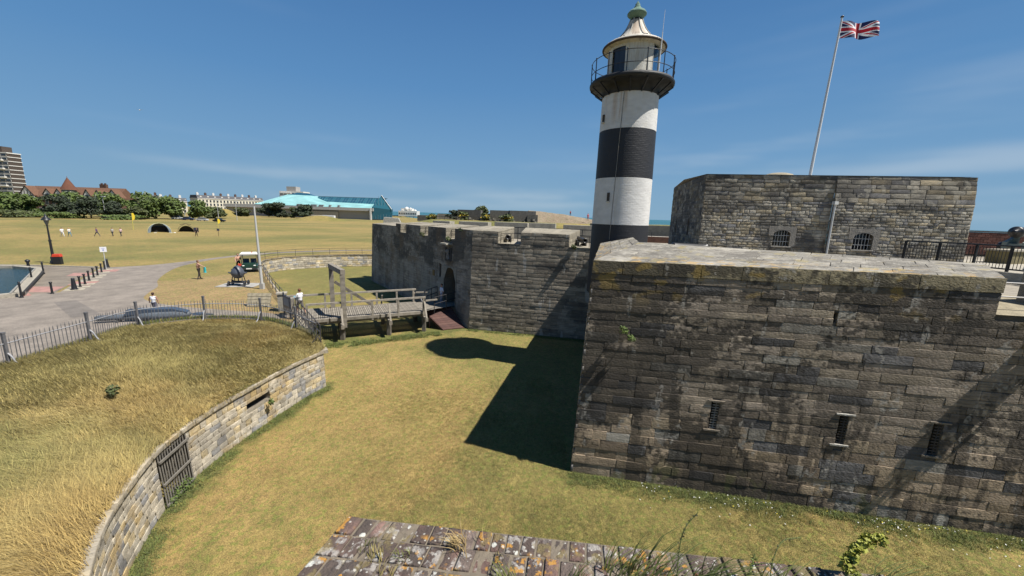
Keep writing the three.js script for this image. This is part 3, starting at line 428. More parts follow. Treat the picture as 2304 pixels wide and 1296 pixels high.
// ---------------------------------------------------------------- lighthouse
{
  const LX = 5.82, LZ = -21.6, t = thing('lighthouse', 'black and white banded lighthouse with railed gallery and green finial', 'lighthouse', [LX, 0, LZ]);
  const toCam = Math.atan2(-LX, -LZ); // lathe angle: x = sin, z = cos
  const ang = (deg) => toCam + deg * D2R;
  // painted brick: courses under the paint
  const bump = dataTex(1024, 1024, (i, j, c) => { const y = j / 1024 * 28, row = Math.floor(y), fy = y - row, x = i / 1024 * 42 + (row & 1) * .5, fx = x - Math.floor(x), m = Math.min(sst(0, .12, fy) * sst(1, .88, fy), sst(0, .06, fx) * sst(1, .94, fx)), n = tfbm(i / 1024 * 40, j / 1024 * 40, 40, 4), b = h2(Math.floor(x) % 42, row); c[0] = c[1] = c[2] = .25 * m + .45 * n + .25 * b; }, false);
  const paint = (r, g, b, stain) => dataTex(1024, 512, (i, j, c) => { const u = i / 1024, v = j / 512, n = tfbm(u * 24, v * 12, 12, 4); const f = .86 + .22 * (n - .5); c[0] = r * f; c[1] = g * f; c[2] = b * f; if (stain) { const th = (u * 360); stain(th, v, c); } });
  const rel = (th) => { let d = (th - (toCam / D2R)) % 360; if (d > 180) d -= 360; if (d < -180) d += 360; return d; };
  const rust = (th, v, c) => { const d = rel(th); for (const [a, w, len, k] of [[-30, 5, 1, .55], [-18, 2.2, .9, .6], [-8, 3, .75, .5], [25, 2, .3, .3], [-55, 3, .5, .35], [60, 3, .3, .25]]) { const n = fbm(th * .5, v * 5 + a, 3), s = sst(w * 1.6, w * .2, Math.abs(d - a + (n - .5) * 4)) * sst(1 - len, 1 - len + .5, v) * (.4 + n); blend(c, clamp(k * s), .42, .27, .15); } blend(c, .25 * sst(.5, .7, fbm(th * .06, v * 4, 4)), .62, .58, .48); };
  const rust2 = (th, v, c) => { const d = rel(th), n = fbm(th * .4, v * 4, 3); blend(c, .4 * sst(6, 1, Math.abs(d + 10 + (n - .5) * 8)) * n, .5, .42, .28); blend(c, .25 * sst(.52, .7, fbm(th * .05 + 9, v * 4, 4)), .62, .58, .5); };
  const M = (map) => new THREE.MeshStandardMaterial({ map, color: C(1, 1, 1), roughness: .62, bumpMap: bump, bumpScale: .011, side: THREE.DoubleSide });
  const white1 = M(paint(.8, .785, .75, rust)), white2 = M(paint(.8, .785, .75, rust2)), black = M(paint(.017, .0185, .024));
  const band = (y0, y1, r0, r1, m, nm) => part(t, nm, lathe(Array.from({ length: 9 }, (_, i) => [mix(r0, r1, i / 8), mix(y0, y1, i / 8)]), 72), m);
  band(4.6, 8.38, 1.56, 1.505, black, 'tower_band'); band(8.38, 10.75, 1.505, 1.475, white2, 'tower_band'); band(10.75, 13.13, 1.475, 1.44, black, 'tower_band'); band(13.13, 14.84, 1.44, 1.41, white1, 'tower_band');
  const blk = mat(.008, .009, .011, .6, { bumpMap: grainBump, bumpScale: .006 }), iron = mat(.012, .014, .02, .45), wp = rough(.78, .765, .72);
  const gal = part(t, 'gallery', lathe([[1.42, 14.98], [1.46, 15.02], [1.5, 15.4], [2.02, 15.44], [2.1, 15.5], [2.11, 15.6], [2.06, 15.68], [1.2, 15.7]], 64).translate(0, -.16, 0), blk);
  for (let k = 0; k < 16; k++) { const a = k / 16 * Math.PI * 2 + .1, p = (r, y) => [Math.sin(a) * r, y, Math.cos(a) * r]; part(gal, 'bracket', [beam(p(1.42, 14.82), p(2.04, 15.26), .05, .07), beam(p(1.44, 14.79), p(1.46, 15.24), .05, .05)], iron); }
  const NP = 14; for (let k = 0; k < NP; k++) { const a = k / NP * Math.PI * 2 + .05, p = (r, y) => [Math.sin(a) * r, y, Math.cos(a) * r]; part(gal, 'railing_post', [rod(p(2.04, 15.46), p(2.04, 16.48), .024), ball(.036, ...p(2.04, 16.49), 1, 1, 1, 6)], iron); }
  for (const y of [15.9, 16.45]) part(gal, 'railing', new THREE.TorusGeometry(2.04, .017, 6, 80).rotateX(Math.PI / 2).translate(0, y, 0), iron);
  // lantern room: rendered wall with an open doorway on one side, glass on the seaward side
  const LR = part(t, 'lantern_room', [lathe([[1.27, 15.54], [1.27, 17.26]], 60, 0, 0, 0, ang(-18), 64 * D2R), lathe([[1.27, 15.54], [1.27, 17.26]], 40, 0, 0, 0, ang(160), 148 * D2R), lathe([[1.27, 16.92], [1.27, 17.26]], 16, 0, 0, 0, ang(-52), 34 * D2R), lathe([[1.42, 15.54], [1.4, 15.7], [1.28, 15.79]], 60, 0, 0, 0, ang(-18), 178 * D2R), lathe([[1.27, 17.1], [1.29, 17.26]], 30, 0, 0, 0, ang(46), 114 * D2R)], M(paint(.78, .745, .66, (th, v, c) => blend(c, .45 * sst(.5, .66, fbm(th * .12, v * 2, 4)), .45, .36, .22))));
  part(LR, 'door', lathe([[1.2, 15.56], [1.2, 16.93]], 8, 0, 0, 0, ang(-52), 20 * D2R), mat(.018, .022, .035, .4)); part(LR, 'door', lathe([[1.24, 15.56], [1.24, 16.93]], 8, 0, 0, 0, ang(-31), 13 * D2R), mat(.03, .037, .055, .35));
  part(LR, 'lamp_glazing', lathe([[1.25, 15.79], [1.25, 17.1]], 24, 0, 0, 0, ang(46), 114 * D2R), new THREE.MeshPhysicalMaterial({ color: C(.75, .86, .92), roughness: .05, transmission: 1, thickness: 0, side: THREE.DoubleSide }));
  for (let k = 0; k <= 4; k++) { const a = ang(46 + 28 * k), p = (r, y) => [Math.sin(a) * r, y, Math.cos(a) * r]; part(LR, 'glazing_bar', rod(p(1.26, 15.79), p(1.26, 17.1), .025), wp); }
  part(LR, 'curtain', lathe([[.5, 15.58], [.5, 17.05]], 20), rough(.55, .5, .42));
  const roofMap = dataTex(512, 512, (i, j, c) => { const u = i / 512 * 360, v = j / 512, d = rel(u), n = fbm(u * .1, v * 8, 4); c[0] = .7; c[1] = .655; c[2] = .56; const f = .75 + .5 * (n - .35); c[0] *= f; c[1] *= f; c[2] *= f; blend(c, sst(.45, .62, fbm(u * .06 + 4, v * 3, 4)) * .55 * sst(.2, .9, v), .38, .22, .11); blend(c, .5 * sst(.6, .7, fbm(u * .2, v * 5 + 30, 3)), .16, .13, .1); });
  const roof = part(t, 'roof', lathe([[1.2, 17.04], [1.5, 17.1], [1.53, 17.16], [1.5, 17.24], [1.4, 17.31], [1.12, 17.42], [.88, 17.57], [.68, 17.77], [.5, 18.02], [.38, 18.26], [.3, 18.48]], 64), new THREE.MeshStandardMaterial({ map: roofMap, color: C(1, 1, 1), roughness: .7, side: THREE.DoubleSide }));
  part(roof, 'eaves_ring', new THREE.TorusGeometry(1.53, .055, 8, 72).rotateX(Math.PI / 2).translate(0, 17.14, 0), rough(.12, .085, .06));
  for (let k = 0; k < 8; k++) { const a = ang(-22 + k * 45), p = (r, y) => [Math.sin(a) * (r + .012), y, Math.cos(a) * (r + .012)]; part(roof, 'roof_rib', tube([p(1.38, 17.33), p(1.12, 17.43), p(.88, 17.58), p(.68, 17.78), p(.5, 18.03), p(.38, 18.27), p(.3, 18.49)], .03, 16, 6), rough(.6, .58, .52)); }
  const vg = rough(.19, .31, .245), fin = part(t, 'finial', lathe([[.31, 18.82], [.27, 18.9], [.24, 18.93], [.38, 19.03], [.47, 19.12], [.47, 19.17], [.4, 19.27], [.26, 19.36], [.15, 19.41], [.17, 19.47], [.11, 19.53], [.12, 19.59], [.06, 19.67], [.02, 19.74], [0, 19.75]], 28).translate(0, -.38, 0), vg); part(fin, 'finial_collar', lathe([[.31, 18.42], [.32, 18.48], [.26, 18.54]], 24), rough(.06, .045, .035));
  const p0 = (d, r, y) => { const a = ang(d); return [Math.sin(a) * r, y, Math.cos(a) * r]; };
  for (const [d, y, h] of [[-58, 13.72, .36], [-27, 9.78, .42]]) { const w = part(t, 'window', (() => { const g = box(.13, h, .12); g.rotateY(ang(d)); return g.translate(...p0(d, 1.43 + (14 - y) * .012, y)); })(), rough(.09, .075, .06)); part(w, 'window_ledge', (() => { const g = box(.2, .04, .14); g.rotateY(ang(d)); return g.translate(...p0(d, 1.45 + (14 - y) * .012, y - h / 2 - .02)); })(), wp); }
  part(t, 'cable_conduit', rod(p0(-18, 1.53, 7.6), p0(-12, 1.435, 15), .014, .014, 5), rough(.5, .46, .4));
  part(t, 'aerial', [rod(p0(48, 1.62, 15.7), p0(48, 1.66, 17.4), .035, .02, 8), rod(p0(48, 1.66, 17.4), p0(48, 1.68, 18.35), .012, .008, 6)], mat(.75, .75, .74, .4));
  part(t, 'gallery_hatch_post', rod(p0(-70, 1.9, 15.5), p0(-70, 1.9, 15.95), .03), iron);
}
// ---------------------------------------------------------------- flagpole and flag
{
  const f = thing('flagpole', 'tall white flagpole leaning over the keep roof', 'flagpole', [23.8, 12.0, -32.6]);
  const top = [.45, 12.15, 0]; part(f, 'pole', rod([0, -.3, 0], top, .115, .065, 14), mat(.72, .73, .74, .4)); part(f, 'truck', ball(.12, top[0], top[1] + .03, 0, 1, .7, 1), mat(.05, .05, .06, .5)); part(f, 'halyard', rod([-.16, -.3, .05], [.42, 11.9, .06], .008, .008, 4), mat(.3, .3, .3, .9)); part(f, 'pole_foot', lathe([[.3, -.35], [.3, -.12], [.2, .06], [.12, .12]], 14), mat(.08, .07, .06, .7));
  const cv = document.createElement('canvas'); cv.width = 600; cv.height = 300; const x = cv.getContext('2d');
  x.fillStyle = '#0b1a55'; x.fillRect(0, 0, 600, 300); const dg = (w, c) => { x.strokeStyle = c; x.lineWidth = w; x.beginPath(); x.moveTo(0, 0); x.lineTo(600, 300); x.moveTo(600, 0); x.lineTo(0, 300); x.stroke(); }; dg(60, '#ffffff');
  x.fillStyle = '#c4122c'; const tri = (...p) => { x.beginPath(); x.moveTo(p[0], p[1]); for (let i = 2; i < p.length; i += 2) x.lineTo(p[i], p[i + 1]); x.closePath(); x.fill(); };
  const s5 = 22.4; tri(0, 0, 300, 150, 300 - 45, 150, 0, s5); tri(0, 300, 300, 150, 300 - 45, 150, 0, 300 - s5 * 0, 0, 300); tri(0, 300, 45, 300, 300, 172, 300, 150); tri(600, 0, 555, 0, 300, 128, 300, 150); tri(600, 300, 300, 150, 345, 150, 600, 278);
  x.fillStyle = '#ffffff'; x.fillRect(250, 0, 100, 300); x.fillRect(0, 100, 600, 100); x.fillStyle = '#c4122c'; x.fillRect(270, 0, 60, 300); x.fillRect(0, 120, 600, 60);
  const tx = new THREE.CanvasTexture(cv); tx.colorSpace = THREE.SRGBColorSpace;
  const g = new THREE.PlaneGeometry(3.15, 1.42, 40, 16), p = g.attributes.position; for (let i = 0; i < p.count; i++) { const a = (p.getX(i) + 1.575) / 3.15, b = p.getY(i); p.setXYZ(i, p.getX(i) + 1.575 - .1 * a * a, b * (1 - .12 * a) - .1 * a + .06 * Math.sin(a * 9 + b) * a, Math.sin(a * 8.5 + b * .9) * .26 * Math.min(1, a * 2) + .35 * a); } g.computeVertexNormals(); g.translate(.12, 0, 0);
  const fl = solo('union_flag', g, new THREE.MeshPhysicalMaterial({ map: tx, color: C(1, 1, 1), roughness: .8, side: THREE.DoubleSide, transmission: .25, thickness: 0 }), 'red white and blue crossed flag flying from the tall pole', 'flag'); fl.position.set(24.16, 23.3, -32.6); fl.scale.setScalar(.84);
}
// ---------------------------------------------------------------- counterscarp walls of the moat
const buff = (s) => { const k = mix(.4, .66, s.t); return s.t2 > .82 ? [k * .6, k * .58, k * .56] : s.t2 < .2 ? [k * 1.05, k * .84, k * .5] : [k, k * .88, k * .68]; };
{
  const t = thing('retaining_wall', 'curved buff stone retaining wall with coping below the long grass bank', 'wall');
  const pa = curvePatch(COPE, 1.88, .06), gateU = (() => { let b = [9, 0]; for (let u = 0; u < pa.U; u += .05) { const p = pa.P(u, .5, 0), d = Math.hypot(p.x + 9.97, p.z + 10.35); if (d < b[0]) b = [d, u]; } return b[1]; })();
  const slotU = gateU + 3.85, gh = [gateU - .62, gateU + .66, -.1, 1.62], sh = [slotU - .55, slotU + .65, .95, 1.26], sc = [gateU - 4.1, gateU - 2.6, .7, 1.36];
  const st = layCourses(pa, { h: [.16, .25], w: [.22, .52], proud: .014, holes: [gh, sh], v1: 1.74 });
  const cp = layCourses(pa, { h: [.13, .14], w: [.5, .9], v0: 1.74, v1: 1.88, proud: .004 }); cp.forEach((s) => { s.proud += .07; s.cp = 1; });
  const map = wallTex(pa, [...st, ...cp], 2048, 256, { mortar: [.42, .37, .28], gx: 6, gy: 9, tint: (s) => s.cp ? [.42, .36, .26] : buff(s), weather(u, v, c) { blend(c, .4 * sst(.52, .66, fbm(u * .6, v * 1.2, 4)), .28, .26, .23); blend(c, .45 * sst(.58, .7, fbm(u * 1.4 + 40, v * 2, 4)), .5, .33, .1); blend(c, .5 * sst(.64, .74, fbm(u * 4 + 40, v * 4, 4)), .68, .62, .5); } });
  const cores = []; const N = 60; const q = (a, b, v0, v1, d) => [pa.P(a, v0, d).toArray(), pa.P(b, v0, d).toArray(), pa.P(b, v1, d).toArray(), pa.P(a, v1, d).toArray()];
  part(t, 'wall_core', [coreGeo(pa, [[0, pa.U, 0, 1.88]], [gh, sh], -.02, N)], rough(.42, .37, .28));
  build(t, [{ pa, stones: [...st, ...cp], o: { joint: .012, relief: .012, jitter: .008, bevel: .012, deep: .1 }, mat: stoneMat(map, .01) }], 300);
  const back = []; for (let i = 0; i < N; i++) { const a = pa.U * i / N, b = pa.U * (i + 1) / N, f = (u, d) => { const p = pa.P(u, 1.88, d); return [p.x, 1.87, p.z]; }; back.push([f(a, .075), f(b, .075), f(b, -.3), f(a, -.3)]); } part(t, 'coping_top', quadGeo(back), rough(.38, .32, .23));
  part(t, 'drain_slot', recess(pa, sh, .5, 0), rough(.3, .26, .2)); part(t, 'gate_recess', recess(pa, gh, .9, 0), rough(.36, .31, .23));
  const f = (u, v, d) => pa.P(u, v, d).toArray(), old = mat(.34, .32, .29, .8, { map: rep(woodTex, 2) });
  const g = thing('barred_gate', 'grey barred gate leaning in an opening of the curved wall', 'gate');
  for (let i = 0; i < 12; i++) { const u = mix(gh[0] + .04, gh[1] - .04, i / 11); part(g, 'gate_bar', rod(f(u, .02, .05), f(u, 1.72, .02), .024, .02, 6), old); }
  for (const v of [.12, .78, 1.5]) part(g, 'gate_rail', beam(f(gh[0], v, .07), f(gh[1], v, .07), .05, .06), old);
}
{
  const t = thing('moat_outer_wall', 'long straight and curved rubble wall on the far side of the moat', 'wall');
  const pts = [[-9.1, -18], [-10.5, -19.9], [-14.6, -25.3], [-20.2, -32.5], [-25.8, -40.1], [-30.6, -46.6], [-32.7, -50.6], [-32.4, -54], [-29.8, -56.9], [-26.9, -59.1], [-22.5, -61.2], [-14, -64]], pa = curvePatch(pts, 1.88, .05);
  const st = layCourses(pa, { h: [.26, .4], w: [.4, .95], proud: .02, v1: 1.74 }), cp = layCourses(pa, { h: [.15, .16], w: [.8, 1.4], v0: 1.74, v1: 1.88, proud: .004 }); cp.forEach((s) => { s.proud += .07; s.cp = 1; });
  const map = wallTex(pa, [...st, ...cp], 2048, 128, { mortar: [.42, .37, .27], gx: 4, gy: 6, tint: (s) => s.cp ? [.36, .3, .22] : buff(s), weather(u, v, c) { blend(c, .3 * sst(.55, .68, fbm(u * .5, v * 1.2, 4)), .3, .28, .25); } });
  part(t, 'wall_core', coreGeo(pa, [[0, pa.U, 0, 1.88]], [], -.02, 90), rough(.42, .37, .28));
  build(t, [{ pa, stones: [...st, ...cp], o: { joint: .03, relief: .02, jitter: .02, bevel: .02, deep: .1 }, mat: stoneMat(map, .01), seen: (c) => c.z > -49 ? .02 : 1 }], 300);
  const back = [], N = 120; for (let i = 0; i < N; i++) { const a = pa.U * i / N, b = pa.U * (i + 1) / N, f = (u, d) => { const p = pa.P(u, 1.88, d); return [p.x, 1.87, p.z]; }; back.push([f(a, .075), f(b, .075), f(b, -.42), f(a, -.42)]); } part(t, 'coping_top', quadGeo(back), rough(.46, .4, .3));
  // stub end wall where the curve meets it
  part(t, 'corner_block', [box(.5, .16, .5, -9.3, 1.82, -18.15, .6)], rough(.46, .4, .3));
  // railing along the coping
  const iron = mat(.06, .055, .055, .7), rl = thing('moat_railing', 'low three-bar iron railing along the far moat wall coping', 'railing');
  const rp = [], L0 = 11.2, step = 2.3; for (let u = L0; u < pa.U - .5; u += step) { const p = pa.P(u, 1.88, -.25); rp.push(p); part(rl, 'post', rod([p.x, 1.86, p.z], [p.x, 2.86, p.z], .03, .025, 6), iron); }
  for (const h of [2.2, 2.52, 2.84]) part(rl, 'rail', tube(rp.map((p) => [p.x, h, p.z]), .024, 120, 5), iron);
  // ladder-like railing from the corner to the bridge
  const r2 = thing('corner_railing', 'steep-looking double iron railing between the wall corner and the wooden bridge', 'railing'), A = [-9.55, -18.6], B = [-14.0, -24.4];
  for (let i = 0; i <= 7; i++) { const x = mix(A[0], B[0], i / 7), z = mix(A[1], B[1], i / 7); part(r2, 'post', rod([x, 1.86, z], [x, 3.02, z], .032, .026, 6), iron); part(r2, 'stay', rod([x - .5, 1.88, z + .36], [x, 2.6, z], .02, .02, 5), iron); }
  for (const h of [2.2, 2.6, 3.0]) part(r2, 'rail', rod([A[0], h, A[1]], [B[0], h, B[1]], .026, .026, 6), iron);
}
// ---------------------------------------------------------------- wooden bridge
{
  const t = thing('wooden_bridge', 'weathered grey timber footbridge crossing the moat to the castle gate', 'bridge');
  const wd = (k) => mat(.52 * k, .475 * k, .405 * k, .85, { map: rep(woodTex, 1.2), bumpMap: rep(woodTex, 1.2), bumpScale: .006 }), woods = [wd(1), wd(.85), wd(1.12), wd(.93)], dark = wd(.55);
  const d = [.895, -.446], n = [.446, .895], O = [-15.6, -24.75]; // s along, w across toward camera
  const P = (s, w, y) => [O[0] + d[0] * s + n[0] * w, y, O[1] + d[1] * s + n[1] * w];
  const L = 9.6, DK = 1.55, W2 = 1.5;
  for (let i = 0; i < 72; i++) { const s = i * L / 72 + .06; part(t, 'deck_plank', beam(P(s, -W2, DK), P(s, W2, DK), .045, .105, V(d[0], 0, d[1])), woods[i % 4]); }
  for (const w of [-1.35, 0, 1.35]) part(t, 'stringer', beam(P(0, w, DK - .22), P(L, w, DK - .22), .2, .3), woods[1]);
  for (const s of [-1, 1]) {
    const w = s * (W2 + .1);
    for (let k = 0; k < 3; k++) { const a = k * 3.2 + .05, b = a + 3.1; part(t, 'edge_beam', beam(P(a, w, DK - .06), P(b, w, DK - .06), .14, .2), woods[k]); }
    const hs = s > 0 ? 1.85 : .2; part(t, 'handrail', beam(P(hs, w, DK + 1.06), P(L, w, DK + 1.06), .15, .12), woods[2]);
    for (const q of (s > 0 ? [1.9, 4.0, 5.9, 7.65, 9.45] : [1.2, 3.0, 4.8, 6.6, 8.1, 9.4])) part(t, 'rail_post', beam(P(q, w, DK - .3), P(q, w, DK + 1.0), .13, .13, V(d[0], 0, d[1])), woods[0]);
    for (const q of [3.95, 7.0, 9.5]) { const e = w + s * .75; part(t, 'cross_beam', beam(P(q, 0, DK - .46), P(q, e, DK - .46), .2, .24), woods[3]); if (s > 0 || q > 4) part(t, 'raking_strut', beam(P(q, w + s * .68, DK - .34), P(q, w + s * .06, DK + .75), .11, .13), woods[2]); part(t, 'pile', beam(P(q, w * .9, 0), P(q, w * .9, DK - .3), .26, .26, V(1, 0, 0)), dark); }
  }
  // portal frame over the bridge
  for (const s of [-1, 1]) part(t, 'frame_post', beam(P(3.8 + s * .3, s * 1.62, .9), P(3.8 + s * .3, s * 1.62, 4.55), .3, .3, V(d[0], 0, d[1])), s > 0 ? woods[3] : woods[1]);
  part(t, 'frame_lintel', beam(P(3.47, -1.78, 4.68), P(4.13, 1.78, 4.68), .3, .32), woods[3]); part(t, 'frame_brace', beam(P(6.2, -1.62, DK + .05), P(3.7, -1.62, 3.5), .18, .2), dark);
  // inner span to the gate, iron rails, and the red-brown ramp down to the lawn
  const iron = mat(.03, .03, .034, .6), G = [-5.3, -31.4];
  part(t, 'inner_deck', quadGeo([[P(L, -W2, DK), P(L, W2, DK), [-4.5, 1.3, -30.9], [-6.1, 1.3, -32.6]]]), wd(.8));
  for (const s of [-1, 1]) { part(t, 'rail_stub', beam(P(L, s * 1.6, DK + .8), P(L + .9, s * 1.45, DK + .8), .1, .1), woods[2]); const a = P(L + .7, s * 1.4, 0), b = s < 0 ? [-6.4, 0, -32.5] : [-4.4, 0, -30.6]; for (const h of [2.0, 2.5]) part(t, 'iron_rail', rod([a[0], h, a[2]], [b[0], h, b[2]], .03, .03, 6), iron); for (const k of [0, .5, 1]) part(t, 'iron_post', rod([mix(a[0], b[0], k), 1.3, mix(a[2], b[2], k)], [mix(a[0], b[0], k), 2.52, mix(a[2], b[2], k)], .03, .03, 6), iron); }
  part(t, 'abutment', box(.9, 1.5, 3.4, ...P(-.1, 0, .74), Math.atan2(-d[1], d[0])), rough(.42, .38, .3));
  const rp = thing('timber_ramp', 'red-brown boarded ramp from the bridge end down to the lawn', 'ramp'), ru = [mat(.2, .095, .08, .85, { map: rep(woodTex, 1) }), mat(.235, .12, .1, .85, { map: rep(woodTex, 1) }), mat(.175, .085, .075, .85, { map: rep(woodTex, 1) })];
  const a0 = [-6.75, 1.38, -28.75], a1 = [-5.0, 1.34, -30.6], b0 = [-5.05, .06, -28.05], b1 = [-3.6, .06, -28.75]; const nb = 10;
  for (let i = 0; i < nb; i++) { const q = (p, r, k) => p.map((v, j) => mix(v, r[j], k)), k0 = i / nb + .004, k1 = (i + 1) / nb - .006, g = [q(a0, b0, k0), q(a0, b0, k1), q(a1, b1, k1), q(a1, b1, k0)], lo = g.map((p) => [p[0], p[1] - .05, p[2]]); part(rp, 'ramp_board', quadGeo([g, [lo[0], lo[3], lo[2], lo[1]], [g[0], g[3], lo[3], lo[0]], [g[1], g[2], lo[2], lo[1]], [g[0], g[1], lo[1], lo[0]], [g[3], g[2], lo[2], lo[3]]]), ru[(i * 7) % 3]); }
  for (const [p, q] of [[a0, b0], [a1, b1]]) part(rp, 'ramp_bearer', beam([p[0], p[1] - .13, p[2]], [q[0], q[1] - .1, q[2]], .09, .14), ru[2]);
  part(rp, 'ramp_leg', [rod([-6.7, 0, -28.75], [-6.7, 1.35, -28.75], .05), rod([-6.2, 0, -28.5], [-6.2, 1.0, -28.5], .05)], ru[2]);
  const hr = part(rp, 'hand_rail', rod([-6.85, 2.4, -28.35], [-6.3, 1.5, -28.0], .03), mat(.3, .3, .3, .5));
}
// ---------------------------------------------------------------- things beside the bridge head
{
  const w = mat(.56, .5, .36, .85, { map: rep(woodTex, 1.5) }), t = thing('plank_bin', 'pale four-plank timber box end beside the bridge entrance', 'timber box', [-17.6, 1.9, -26.1], .12);
  for (let k = 0; k < 4; k++) part(t, 'plank', box(1.55 - k * .03, .24, .08, -k * -.03, .12 + (3 - k) * .215, .1 - (3 - k) * .13, 0, -.65), w); part(t, 'box_body', extr([[-.72, 0], [.72, 0], [.72, .1], [-.72, .1]], .3).translate(0, 0, -.3), rough(.2, .18, .14));
  const p = thing('bridge_pier', 'stone gate pier at the landward end of the wooden bridge', 'stone pier', [-15.35, 1.5, -25.2], .46); part(p, 'pier_block', box(.5, 1.55, .5, 0, .78, 0), rough(.42, .39, .32)); part(p, 'pier_cap', box(.62, .1, .62, 0, 1.6, 0), rough(.5, .45, .36)); part(p, 'pier_block', box(.46, 1.5, .46, .55, .75, 1.25), rough(.4, .36, .3));
  const s = thing('notice_board', 'dark blue notice board standing beside the bridge pier', 'sign', [-14.1, 1.9, -23.6], -.75); part(s, 'board', box(1.15, 1.05, .05, 0, .85, 0), mat(.035, .05, .085, .4)); part(s, 'board_face', box(1.0, .5, .012, 0, 1.02, .035), mat(.16, .2, .26, .5)); part(s, 'post', box(.08, 1.55, .08, -.58, .75, 0), mat(.02, .025, .04, .5)); part(s, 'post', box(.08, 1.4, .08, .58, .7, 0), mat(.02, .025, .04, .5));
}
// ---------------------------------------------------------------- grass bank with long dry grass, spiked railing
const FENCE = [[-14, -3], [-16, -6], [-17.4, -9], [-18, -11.5], [-18.2, -13.6], [-18.15, -15.7], [-18.7, -18.5], [-17.9, -19.8], [-16.6, -20.5], [-14.2, -21.1], [-12, -20.3], [-9.9, -18.9]];
const FH = [2.45, 2.5, 2.55, 2.6, 2.6, 2.65, 2.5, 2.45, 2.45, 2.3, 2.15, 2.02];
const cCope = new THREE.CatmullRomCurve3(COPE.map((p) => V(p[0], 0, p[1])), false, 'centripetal'), cFence = new THREE.CatmullRomCurve3(FENCE.map((p, i) => V(p[0], FH[i], p[1])), false, 'centripetal');
function bankPoint(s, t) {
  const c = cCope.getPoint(s), tg = cCope.getTangent(s); c.x -= -tg.z * .24; c.z -= tg.x * .24; const f = cFence.getPoint(s), hf = f.y, out = V(f.x - c.x, 0, f.z - c.z), L = out.length(); out.normalize();
  let x, z, y; if (t <= 1) { x = mix(c.x, f.x, t); z = mix(c.z, f.z, t); y = 1.84 + (hf - 1.84) * (1 - Math.pow(1 - t, 1.9)) + .16 * Math.sin(Math.PI * t) * Math.min(1, L / 7) * (.6 + .8 * fbm(x * .3, z * .3, 3)) + (fbm(x * .9, z * .9, 3) - .5) * .22 * Math.min(1, t * 6); } else { x = f.x + out.x * (t - 1) * 5; z = f.z + out.z * (t - 1) * 5; y = mix(hf, 1.86, sst(1, 1.45, t)); }
  return [x, y, z];
}
{
  const col = (x, z) => mixc([.2, .145, .06], [.12, .115, .038], sst(.4, .62, fbm(x * .35, z * .35 + 4, 4)));
  const g = sheetGrid(120, 44, (s, t) => { const p = bankPoint(s, t * 1.5); return [...p, col(p[0], p[2])]; }, .3); g.index.array.reverse(); g.computeVertexNormals();
  struct('grass_bank', g, new THREE.MeshStandardMaterial({ vertexColors: true, color: C(1, 1, 1), roughness: 1, map: rep(grassTex, 1), side: THREE.DoubleSide }));
}
function tuftGeo(n, h, w, lean, spread, seed) {
  const r = mulberry(seed), P = [], I = []; for (let b = 0; b < n; b++) { const a = r() * 6.283, bx = (r() - .5) * spread, bz = (r() - .5) * spread, hh = h * (.55 + .6 * r()), ln = lean * (.3 + r()), wx = Math.cos(a) * w, wz = Math.sin(a) * w, sx = (r() - .5) * .5 * h, sz = (r() - .5) * .5 * h, o = P.length / 3;
    for (let k = 0; k < 3; k++) { const q = k / 3, ww = 1 - q * .55, y = hh * (q - .18 * lean * q * q), x = bx + ln * hh * q * q + sx * q, z = bz + sz * q; P.push(x - wx * ww, y, z - wz * ww, x + wx * ww, y, z + wz * ww); }
    P.push(bx + ln * hh + sx, hh * (1 - .25 * lean), bz + sz); I.push(o, o + 1, o + 2, o + 1, o + 3, o + 2, o + 2, o + 3, o + 4, o + 3, o + 5, o + 4, o + 4, o + 5, o + 6); }
  const g = new THREE.BufferGeometry(); g.setAttribute('position', new THREE.Float32BufferAttribute(P, 3)); g.setIndex(I); g.computeVertexNormals(); return g;
}
const bladeMat = new THREE.MeshPhysicalMaterial({ color: C(1.08, 1.08, 1.08), roughness: .95, transmission: .2, thickness: 0, side: THREE.DoubleSide });
function scatter(name, label, cat, geo, list) { // list of [x,y,z,ry,scale,sy,[r,g,b]]
  const m = new THREE.InstancedMesh(geo, bladeMat, list.length), o = new THREE.Object3D(), c = new THREE.Color(); list.forEach((e, i) => { o.position.set(e[0], e[1], e[2]); o.rotation.set(0, e[3], 0); o.scale.set(e[4], e[4] * e[5], e[4]); o.updateMatrix(); m.setMatrixAt(i, o.matrix); m.setColorAt(i, c.setRGB(...e[6])); });
  m.name = numbered(name); m.castShadow = m.receiveShadow = true; m.frustumCulled = false; scene.add(m); return tag(m, label, cat, null, 'stuff');
}
